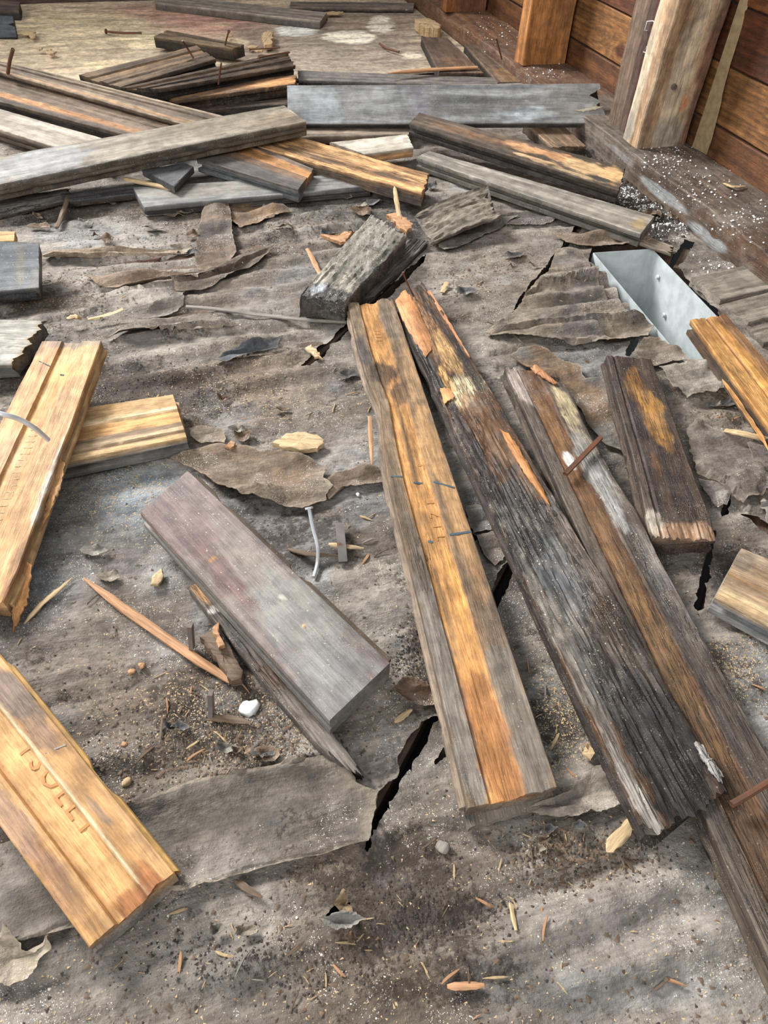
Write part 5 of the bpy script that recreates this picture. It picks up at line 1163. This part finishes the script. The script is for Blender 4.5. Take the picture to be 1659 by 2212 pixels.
for (wh, cx_, cy_, rx_, ry_, cnt) in FR:
    for i in range(cnt):
        px, py = cx_+rf.uniform(-1, 1)*rx_, cy_+rf.uniform(-1, 1)*ry_
        fo = .35+.65*max(0, py-300)/1000; sz = rf.uniform(12, 34)*(.7+.3*fo); ry2 = sz*fo*rf.uniform(.3, .8)
        nm, cc_ = FLK[rf.randint(3)]; an = rf.uniform(0, 6.3)
        ps_ = [(px+sz*math.cos(t)*rf.uniform(.55, 1.15), py+ry2*math.sin(t)*rf.uniform(.55, 1.15)) for t in np.linspace(0, 2*math.pi, 9)[:-1]]
        p0_ = at(px, py, 0)
        if float(hole_sd(np.array([p0_[0]]), np.array([p0_[1]]))[0]) < .01: continue
        scrap('small '+nm+' torn flake '+wh, ps_, cc_[rf.randint(2)], .0035, [(px+sz*.6*math.cos(an), py+ry2*.6*math.sin(an), sz*.6, ry2*.8+3, .006)], seed=100+len(bpy.data.objects), n=34, rings=5, group=nm+' flakes '+wh, name='paper_flake', cat='flake')

# ------------------------------------------------------------------ sticks, splinters, nails
def fz(px, py, up=0.0):
    p = at(px, py, 0); h = float(floorz(np.array([p[0]]), np.array([p[1]]))[0]); return at(px, py, h+up)
def stick(label, pts, r, mat, up=.003, flat=.5, cat='splinter', name='wood_splinter', tips=(.4, .3), jit=.18, group=None, seed=1, ups=None, square=False):
    P = [fz(p[0], p[1], (ups[i] if ups else up)) for i, p in enumerate(pts)]; P = curve_pts(P, 4) if len(P) > 2 else [P[0]*(1-t)+P[1]*t for t in np.linspace(0, 1, 8)]
    n = len(P); rad = [r*min(1, tips[0]+(1-tips[0])*i/(n*.18)) * min(1, tips[1]+(1-tips[1])*(n-1-i)/(n*.3)) for i in range(n)]
    return tube(name, P, rad, mat, seg=8, label=label, cat=cat, group=group, flat=flat, jit=jit, seed=seed, square=square)
stick('long orange-brown sliver of wood left of the dusty plank', [(180, 1248), (262, 1310), (350, 1372), (430, 1428), (500, 1470)], .0036, M_SP_ORANGE, up=.004, tips=(.15, .8), jit=.1, seed=2, flat=.7)
stick('thin bent pale splinter between the two golden boards', [(52, 1348), (90, 1305), (122, 1278), (156, 1248)], .0020, M_SP_PALE, up=.003, tips=(.2, .2), seed=3)
stick('long silvery lath strip bending toward the stamped board', [(402, 662), (470, 668), (560, 680), (650, 690), (748, 696)], .0030, M_SP_GREY, up=.006, flat=.6, tips=(.8, .8), jit=.05, seed=4)
stick('pale flat splinter beside the end of the rotten board', [(1310, 1840), (1340, 1805), (1376, 1762)], .0038, M_SP_PALE, up=.004, flat=.25, tips=(.1, .5), jit=.25, seed=5)
stick('slender upright splinter behind the rotten grey block', [(852, 402), (856, 432), (862, 468)], .0032, M_SP_PALE, ups=(.030, .028, .026), flat=.4, tips=(.1, .9), seed=6)
stick('short tan stick left of the rotten grey block', [(664, 538), (678, 565), (692, 592)], .0034, M_SP_ORANGE, up=.005, flat=.5, tips=(.9, .9), seed=7)
stick('brown stick leaning from under the left pile', [(146, 424), (138, 455), (122, 492)], .0036, M_SP_BROWN, ups=(.012, .008, .005), flat=.7, tips=(.8, .7), seed=8)
stick('pale stick on the ragged paper at the right edge', [(1566, 930), (1610, 938), (1690, 955)], .0036, M_SP_PALE, up=.012, flat=.5, tips=(.9, .9), seed=9)
stick('pale thin splinter below the striped board end at the right edge', [(1588, 1342), (1630, 1365), (1690, 1395)], .0032, M_SP_PALE, up=.005, flat=.4, tips=(.1, .8), seed=10)
stick('horizontal orange splinter near the bottom centre', [(966, 2131), (1005, 2130), (1046, 2128)], .0020, M_SP_ORANGE, up=.003, flat=.5, seed=11, tips=(.5, .5))
stick('pale upright-looking splinter right of the bottom hole', [(1102, 1950), (1108, 1978), (1115, 2010)], .0013, M_SP_PALE, up=.003, flat=.5, seed=12, tips=(.6, .6))
stick('thin brown splinter left of the black gap near the bottom', [(508, 1902), (535, 1920), (566, 1938)], .0020, M_SP_BROWN, up=.003, flat=.6, seed=13)
stick('pale shredded shaving on dark dirt at upper left', [(190, 690), (225, 682), (266, 668)], .0030, M_SP_PALE, up=.007, flat=.3, jit=.5, seed=14, tips=(.4, .8))
stick('knobbly tan wood shred left of the pale shaving', [(144, 688), (165, 684), (176, 690)], .0034, M_SP_PALE, up=.005, flat=.5, jit=.5, seed=15, tips=(.5, .5))
stick('tan stick with pinkish side lying behind the far plank', [(838, 158), (930, 151), (1031, 146)], .0045, M_SP_ORANGE, ups=(.030, .030, .030), flat=.7, tips=(.2, .9), seed=16, jit=.08)
stick('golden split strip under the dark slate-like block', [(268, 386), (320, 397), (372, 408)], .0045, M_SP_PALE, up=.018, flat=.6, tips=(.6, .9), seed=17)
stick('light wood crumb crossing the rusty nail left of the stamped board', [(710, 1175), (745, 1180), (786, 1184)], .0024, M_SP_PALE, up=.004, flat=.4, seed=18, tips=(.5, .3))
stick('dark splinter lying under the bent nail', [(622, 1185), (660, 1196), (730, 1200)], .0022, M_SP_BROWN, up=.003, flat=.5, seed=19)
stick('pointed brown sliver by the white plaster lump', [(452, 1549), (490, 1553), (545, 1562)], .0028, M_SP_BROWN, up=.004, flat=.5, seed=20, tips=(.9, .1))
stick('thin brown strand right of the big golden board', [(350, 1550), (348, 1580), (346, 1605)], .0009, M_SP_BROWN, up=.003, seed=21)
stick('long pale splinter near the paper edge below the dusty plank', [(590, 1792), (606, 1778), (624, 1766)], .0014, M_SP_PALE, up=.003, seed=22)
stick('light splinter on the grey paper right of the dusty plank', [(853, 1560), (872, 1546), (890, 1532)], .0022, M_SP_PALE, up=.004, flat=.4, seed=23)
stick('reddish splinter alongside the stamped board notch', [(798, 900), (801, 950), (803, 1004)], .0020, M_SP_ORANGE, up=.014, seed=24, tips=(.8, .3))
stick('dark narrow strand on the paper above the duct', [(1130, 742), (1080, 700), (1030, 690)], .0010, M_SP_BROWN, up=.003, seed=25)
stick('tan splinter in the crumbs on the paper beyond the stamped board', [(1012, 640), (965, 605), (958, 635)], .0002, M_SP_PALE, up=.003, seed=26) if False else None
stick('pale chip resting just right of the two long board tops', [(955, 632), (960, 620), (966, 610)], .0032, M_SP_PALE, up=.004, flat=.3, seed=26, tips=(.9, .9))
stick('tan twig lying across the white crumbs on the plate', [(1562, 396), (1585, 404), (1612, 402)], .0022, M_SP_PALE, ups=(.044, .044, .044), flat=.6, jit=.4, seed=27)
def slab(label, corners, z, th, mat, name='wood_chip', cat='chip', group=None, seed=1, jag=.0012):
    """thick chip of wood with broken outline"""
    W_ = [at(px, py, z) for px, py in corners]; out = []
    for i in range(len(W_)):
        p, q_ = W_[i], W_[(i+1) % len(W_)]; k = max(2, int(np.linalg.norm(q_-p)/.0035))
        for s in range(k): out.append(p*(1-s/k)+q_*s/k)
    out = np.array(out); c = out.mean(0); N = len(out); rr = np.random.RandomState(seed)
    out[:, :2] += rr.uniform(-jag, jag, (N, 2))
    V = [];
    for s, dz in ((0, .0), (.5, .0), (.93, 0), (1, -.0005), (1, -th+.0005), (.9, -th), (0, -th)):
        q_ = c+(out-c)*s; q_[:, 2] += dz+rr.uniform(-.0006, .0006, N)*(1 if 0 < s < 1 else 0); V.append(q_)
    V = np.concatenate(V)-c; F = []; R = 7
    for r in range(R-1):
        for k in range(N): F.append((r*N+k, r*N+(k+1) % N, (r+1)*N+(k+1) % N, (r+1)*N+k))
    o = mk(name, V, F, mat); o.location = tuple(c); tag(o, label, cat, group); return o
slab('small brown wood block beside the end of the long sliver', [(432, 1372), (468, 1356), (527, 1446), (520, 1464), (498, 1470)], .012, .009, M_SP_BROWN, seed=2)
slab('orange splintered piece behind the small brown block', [(458, 1356), (470, 1345), (484, 1392), (474, 1400)], .018, .005, M_SP_ORANGE, seed=3)
slab('bright tan chevron chip left of the rotten grey block', [(690, 505), (728, 510), (745, 500), (765, 498), (746, 520), (735, 522)], .008, .005, M_SP_ORANGE, seed=4)
slab('peach-coloured flat chunk with torn right end, left of the stamped board', [(590, 958), (612, 940), (640, 930), (682, 936), (702, 952), (690, 968), (660, 972), (625, 966)], .009, .006, M_SP_PALE, seed=5, jag=.002)
slab('pale leaf-shaped chip right of the thin bent splinter', [(322, 1262), (334, 1238), (350, 1228), (352, 1246), (338, 1264)], .006, .003, M_SP_PALE, seed=6)
slab('shredded cream chip lying on the gap left of the stamped board', [(662, 752), (668, 744), (692, 762), (694, 772), (682, 772)], .008, .003, M_SP_PALE, seed=7, jag=.002)
slab('tan triangular chip among litter right of the rotten board side', [(1256, 1628), (1270, 1600), (1287, 1625), (1276, 1640)], .006, .003, M_SP_PALE, seed=8)
slab('orange wood tab next to the brown paper flap', [(486, 965), (500, 950), (510, 956), (496, 968)], .010, .003, M_SP_ORANGE, seed=9)
slab('tan folded wood piece on the old plywood by the far boards', [(566, 74), (578, 64), (590, 70), (586, 94), (572, 96)], .022, .010, M_SP_PALE, seed=10, jag=.003)
slab('orange torn fan of fibre behind the rotten grey block', [(836, 462), (862, 458), (892, 482), (880, 502), (862, 488)], .022, .005, M_SP_ORANGE, seed=11, jag=.002)
slab('cream foam lump with a teal corner near the wall', [(898, 42), (925, 38), (952, 52), (948, 62), (915, 58)], .03, .02, M_SP_PALE, name='foam_lump', cat='lump', seed=12, jag=.003)
slab('tiny teal painted flake by the cream lump', [(934, 56), (950, 54), (952, 62), (938, 64)], .016, .004, M_TEAL, name='paint_flake', cat='flake', seed=13)
for i, (cx_, cy_, w_, h_) in enumerate([(60, 70, 34, 7), (70, 76, 16, 9), (110, 112, 22, 6), (105, 106, 14, 4), (545, 100, 28, 5), (560, 108, 20, 4), (720, 27, 46, 5), (495, 76, 18, 4), (85, 104, 12, 4), (880, 18, 14, 4)]):
    slab('cream wood shaving on the old plywood, '+['by the top left corner', 'just under the top left one', 'above the left pile', 'beside the one above the left pile', 'at the right tip of the back pile', 'between tip nails of the back pile', 'near the top grey board end', 'behind the nail on the short split board', 'left of the short nail', 'by the far sill near the wall'][i], [(cx_-w_*.5, cy_), (cx_-w_*.1, cy_-h_*.6), (cx_+w_*.5, cy_-h_*.3), (cx_+w_*.3, cy_+h_*.4), (cx_-w_*.2, cy_+h_*.6)], .016, .003, M_SP_PALE, name='wood_shaving', cat='shaving', seed=60+i)
def lump(label, px, py, r, z, mat, name='plaster_lump', cat='lump', group=None, seed=1, sq=.6, sub=2, rough_=.75):
    bm = bmesh.new(); bmesh.ops.create_icosphere(bm, subdivisions=sub, radius=1.0)
    co = np.array([v.co[:] for v in bm.verts]); k = 1+rough_*(fbm(co[:, 0]*1.7+seed, co[:, 1]*1.7+co[:, 2], seed, 3)-.5)*2
    # facet it a little
    co = co*k[:, None]; co = np.sign(co)*np.abs(co)**.85; co[:, 2] *= sq
    for v, c in zip(bm.verts, co*r): v.co = c
    me_ = bpy.data.meshes.new(name); bm.to_mesh(me_); bm.free(); me_.materials.append(mat)
    me_.polygons.foreach_set('use_smooth', [True]*len(me_.polygons))
    o = bpy.data.objects.new(name, me_); COL.objects.link(o); p = fz(px, py, z+r*sq*.7); o.location = tuple(p); o.rotation_euler = (0, 0, seed*1.3); tag(o, label, cat, group); return o
lump('white plaster lump right of the big golden board', 537, 1529, .0058, 0, M_PLASTER, seed=2)
lump('pale pebble on the dusty reddish grey plank', 658, 1354, .0024, .034, M_SP_PALE, seed=3, name='pebble', cat='pebble')
lump('tan pebble beside the big golden board', 272, 1690, .0028, 0, M_SP_PALE, seed=4, name='pebble', cat='pebble')
lump('small orange crumb, left of two near the long sliver', 286, 1450, .0026, 0, M_SP_ORANGE, seed=5, name='wood_crumb', cat='crumb')
lump('small orange crumb, right of two near the long sliver', 306, 1438, .0024, 0, M_SP_ORANGE, seed=6, name='wood_crumb', cat='crumb')
lump('reddish cube-like crumb below the two orange crumbs', 268, 1608, .0020, 0, M_SP_ORANGE, seed=7, name='wood_crumb', cat='crumb')
lump('grey stone chip by the paper edge below the stamped board', 958, 1830, .0036, 0, M_SP_GREY, seed=8, name='stone_chip', cat='stone', sq=.5)
lump('tiny white bead left of the stamped board', 773, 1068, .0017, .002, M_PLASTER, seed=9, name='plaster_crumb', cat='crumb')
lump('white crumb on the plate beside the pale stud', 1474, 296, .0050, .040, M_PLASTER, seed=10, name='plaster_crumb', cat='crumb')
# nails
def nail(label, P, r, mat, head=0.0, name='nail', square=False, flat=1.0): return tube(name, curve_pts(P, 6), r, mat, seg=8 if not square else 4, label=label, cat='nail', head=head, square=square, flat=flat)
nail('bent steel nail standing on the floor left of the stamped board', [at(668, 1100, .030), fz(676, 1140, .018), fz(686, 1180, .008), fz(686, 1215, .004), fz(678, 1247, .003)], .0016, M_STEEL, head=.0034)
nail('dull square cut nail lying left of the stamped board', [fz(733, 1132, .008), fz(737, 1170, .006), fz(741, 1215, .004)], [.0035]*13, M_DARKIRON, square=True, flat=.5)
nail('rusty square nail resting on the dark brown upturned board', [at(1221, 1024, .027), at(1260, 984, .027), at(1298, 945, .028)], [.0020]*13, M_RUST, square=True, flat=.7)
nail('rusty nail at the end of the rotten board by the right edge', [at(1580, 1738, .028), at(1625, 1712, .030), at(1690, 1670, .032)], .0022, M_RUST)
nail('thin rusty nail standing at the tops of the two long boards', [at(870, 588, .060), at(880, 612, .045), at(893, 640, .026)], .0009, M_RUST)
nail('grey cut nail upright above the small brown block', [at(411, 1350, .022), at(413, 1375, .012), at(415, 1400, .003)], [.0030]*13, M_DARKIRON, square=True, flat=.5)
nail('grey cut nail upright by the white plaster lump', [at(455, 1496, .022), at(456, 1522, .012), at(457, 1550, .003)], [.0030]*13, M_DARKIRON, square=True, flat=.5)
nail('rusty nail lying on the old plywood', [at(230, 68, .014), at(265, 71, .014), at(306, 71, .014)], .0022, M_RUST, head=.005)
nail('brown bent nail lying on the old plywood near the pale ovals', [at(820, 94, .014), at(835, 104, .014), at(862, 112, .014)], .0022, M_RUST)
nail('thick rusty nail upright in the topmost board of the left pile', [at(28, 106, .095), at(21, 132, .075), at(17, 158, .052)], .0030, M_RUST)
nail('thin nail upright in the short dark split board', [at(494, 68, .065), at(490, 82, .050), at(486, 98, .034)], .0016, M_RUST, head=.003)
nail('thin nail upright in the dark grooved board', [at(478, 136, .080), at(475, 158, .062), at(472, 182, .042)], .0016, M_RUST)
nail('nail leaning across the left end of the dark grooved board', [at(394, 88, .085), at(406, 106, .070), at(418, 126, .056)], .0016, M_RUST)
nail('nail lying along the right tip of the back pile', [at(560, 124, .060), at(592, 118, .060), at(626, 113, .060)], .0014, M_RUST, head=.003)
nail('thin nail over the right tip of the back pile', [at(540, 107, .062), at(572, 105, .062), at(605, 103, .062)], .0012, M_RUST, head=.003)
nail('rusty nail leaning on the plate between the studs', [at(1072, 82, .085), at(1078, 105, .065), at(1084, 128, .045)], .0014, M_RUST)

# scattered splinters: individuals that share meshes
rng = np.random.RandomState(5)
prot = []
for k in range(8):
    n = 7; V = []; ln = 1.0
    for i in range(n):
        s = i/(n-1); w_ = (.10+.06*rng.rand())*min(1, .35+s*4, .25+(1-s)*3.5); hh = w_*(.35+.25*rng.rand()); y0 = .06*math.sin(s*3+k)*(k % 3)
        z0 = .05*math.sin(s*math.pi)*(k % 2)*1.2+hh
        for (dy, dz) in ((-1, -1), (1, -1), (.8, 1), (-.7, 1)): V.append((s-.5, y0+dy*w_/2, z0+dz*hh/2))
    F = [tuple(range(4)), tuple((n-1)*4+j for j in range(4))]
    for i in range(n-1):
        for j in range(4): F.append((i*4+j, i*4+(j+1) % 4, i*4+4+(j+1) % 4, i*4+4+j))
    me_ = bpy.data.meshes.new('wood_splinter'); me_.from_pydata(V, [], F); me_.update()
    me_.materials.append([M_SP_PALE, M_SP_ORANGE, M_SP_PALE, M_SP_BROWN, M_SP_PALE, M_SP_GREY, M_SP_PALE, M_SP_BROWN][k]); prot.append(me_)
CL = [(470, 1640, 130, 60, 26), (360, 1500, 100, 60, 10), (1240, 1850, 130, 60, 18), (560, 1800, 130, 40, 6), (760, 1170, 80, 80, 12), (980, 1950, 250, 120, 16), (520, 2060, 250, 90, 14), (300, 880, 120, 50, 8), (700, 860, 90, 90, 14), (1400, 2050, 220, 110, 8), (1240, 1600, 50, 80, 10),
      (450, 520, 250, 60, 20), (880, 600, 250, 110, 14), (1250, 650, 120, 90, 6), (1600, 1430, 50, 60, 6), (1560, 830, 60, 50, 10), (200, 1330, 160, 80, 6), (1590, 920, 60, 40, 6), (560, 1230, 140, 90, 8), (640, 440, 250, 30, 14), (130, 620, 110, 60, 10), (1420, 450, 60, 50, 8), (1180, 1500, 50, 120, 5), (820, 2080, 500, 110, 16)]
PL = ['in the dark litter right of the big golden board', 'above the litter right of the big golden board', 'below the end of the long stamped board', 'under the split piece near the black gap', 'around the bent nail', 'on the paper below the black gap', 'at the lower left of the floor', 'beside the short striped board', 'left of the stamped board notch',
      'on the rippled paper at the lower right', 'between the stamped and rotten boards', 'among the flakes at the upper left', 'beyond the two long board tops', 'on the rippled paper left of the duct', 'at the right edge below the striped board end', 'below the duct', 'near the thin bent splinter', 'near the ragged paper at the right edge', 'around the broad brown paper flap', 'along the foot of the board pile', 'near the dark glossy board end', 'at the foot of the plate', 'along the side of the stamped board', 'along the bottom edge of the photo']
for ci, (cx_, cy_, rx, ry, cnt) in enumerate(CL):
    for i in range(cnt):
        px, py = cx_+rng.randn()*rx*.6, cy_+rng.randn()*ry*.6
        if not (-40 < px < 1700 and 100 < py < 2260): continue
        p = fz(px, py, .0004)
        if float(hole_sd(np.array([p[0]]), np.array([p[1]]))[0]) < .004: continue
        kk = rng.randint(8)
        o = bpy.data.objects.new('wood_splinter', prot[kk]); COL.objects.link(o)
        s = .0045+.0105*rng.rand()**2.5
        o.location = tuple(p); o.rotation_euler = (rng.uniform(-.3, .3), rng.uniform(-.2, .2), rng.uniform(0, 6.3)); o.scale = (s, s*(.45+.9*rng.rand()), s*.9)
        cn = ['pale', 'orange', 'pale', 'brown', 'pale', 'grey', 'pale', 'brown'][kk]
        tag(o, 'tiny '+cn+' wood splinter '+PL[ci], 'splinter', cn+' splinters '+PL[ci])
# grit too fine to count
def grit(name, label, mat, n, smin, smax, regions, seed, zoff=0.0, onz=None, elong=1.0):
    r = np.random.RandomState(seed); P = []
    for (cx_, cy_, rx, ry, w_) in regions:
        k = int(n*w_); px = cx_+r.uniform(-1, 1, k)*rx if w_ > .3 else cx_+r.randn(k)*rx*.55; py = cy_+r.uniform(-1, 1, k)*ry if w_ > .3 else cy_+r.randn(k)*ry*.55
        P.append(np.stack([px, py], 1))
    P = np.concatenate(P); py = np.clip(P[:, 1], 20, 2300); px = P[:, 0]
    d = RT[None]*((px-CX)/FPX)[:, None]+DN[None]*((py-CY)/FPX)[:, None]+FW[None]; t = ((onz or 0)-CAMH)/d[:, 2]; W_ = d*t[:, None]
    x, y = W_[:, 0], W_[:, 1]; keep = (hole_sd(x, y) > .002)
    if onz is None: keep &= (x*WN[0]+y*WN[1] < .70)
    x, y = x[keep], y[keep]; z = (floorz(x, y) if onz is None else np.full(x.shape, onz))+zoff
    k = len(x); s = smin+(smax-smin)*r.rand(k)**3
    base = np.array([[1, 0, 0], [-.5, .87, 0], [-.5, -.87, 0], [.1, 0, 1.1]])
    an = r.rand(k)*6.3; ca, sa = np.cos(an), np.sin(an); B = base[None]*(1+.35*(r.rand(k, 4, 3)-.5)); B[:, :, 0] *= (1+(elong-1)*r.rand(k))[:, None]
    V = np.stack([B[..., 0]*ca[:, None]-B[..., 1]*sa[:, None], B[..., 0]*sa[:, None]+B[..., 1]*ca[:, None], B[..., 2]*.8], -1)*s[:, None, None]
    V += np.stack([x, y, z], 1)[:, None, :]; V = V.reshape(-1, 3)
    i4 = np.arange(k)[:, None]*4; F = np.concatenate([i4+np.array([[0, 1, 3]]), i4+np.array([[1, 2, 3]]), i4+np.array([[2, 0, 3]])])
    me_ = bpy.data.meshes.new(name); me_.vertices.add(len(V)); me_.vertices.foreach_set('co', V.ravel())
    me_.loops.add(F.size); me_.loops.foreach_set('vertex_index', F.ravel().astype(np.int32)); me_.polygons.add(len(F)); me_.polygons.foreach_set('loop_start', np.arange(0, F.size, 3, dtype=np.int32)); me_.polygons.foreach_set('loop_total', np.full(len(F), 3, np.int32))
    me_.update(calc_edges=True); me_.materials.append(mat); o = bpy.data.objects.new(name, me_); COL.objects.link(o); tag(o, label, 'grit', None, 'stuff'); return o
ALL = (830, 1300, 900, 950, 1.0)
grit('sawdust', 'fine pale sawdust and dust grains over the torn paper floor', M_SP_PALE, 12000, .0002, .0008, [(830, 1300, 900, 950, .8), (500, 1550, 300, 130, .25), (640, 1760, 200, 60, .1), (260, 1060, 160, 100, .25), (560, 860, 220, 110, .2), (1220, 1520, 60, 150, .12), (1590, 1440, 70, 80, .1)], 3, elong=2.5)
grit('dirt_crumbs', 'dark dirt crumbs over the torn paper floor', M_TAR, 5500, .0003, .0015, [(830, 1300, 900, 950, .4), (480, 1600, 260, 130, .28), (1240, 1850, 160, 60, .12), (880, 1960, 200, 100, .25), (100, 800, 130, 90, .15), (350, 830, 160, 50, .15), (1400, 400, 120, 100, .25), (600, 450, 300, 40, .2), (880, 1420, 50, 60, .08), (560, 2080, 260, 80, .15)], 4)
grit('brown_crumbs', 'brown wood and paper crumbs over the torn paper floor', M_SP_BROWN, 5500, .0004, .0019, [(830, 1300, 900, 950, .4), (480, 1640, 220, 110, .22), (1240, 1860, 150, 60, .12), (500, 520, 320, 60, .25), (700, 470, 260, 40, .2), (140, 640, 150, 60, .15), (1250, 640, 140, 90, .12), (1000, 590, 130, 90, .12), (1560, 860, 80, 80, .12)], 5, elong=2.5)
grit('plaster_crumbs', 'white plaster crumbs along the foot of the wall', M_PLASTER, 3600, .0005, .0024, [(1400, 400, 90, 90, .29), (1380, 430, 60, 60, .29), (1260, 290, 60, 26, .15), (1450, 480, 60, 40, .2), (1580, 560, 60, 40, .06), (990, 78, 24, 10, .03)], 6)
grit('plaster_crumbs', 'white crumbs scattered on the bottom plate', M_PLASTER, 600, .0005, .0024, [(1500, 400, 80, 60, .29), (1440, 340, 60, 30, .25), (1600, 480, 60, 50, .2), (1060, 60, 60, 40, .2), (1180, 155, 50, 20, .12)], 7, onz=.041)
grit('dark_debris', 'dark tarry crumbs and fibre heaped at the foot of the wall', M_TAR, 1500, .0015, .0065, [(1300, 320, 60, 40, .29), (1390, 400, 70, 60, .29), (1250, 285, 50, 20, .2), (1440, 470, 50, 40, .12)], 8, elong=2)
#@@PART5@@
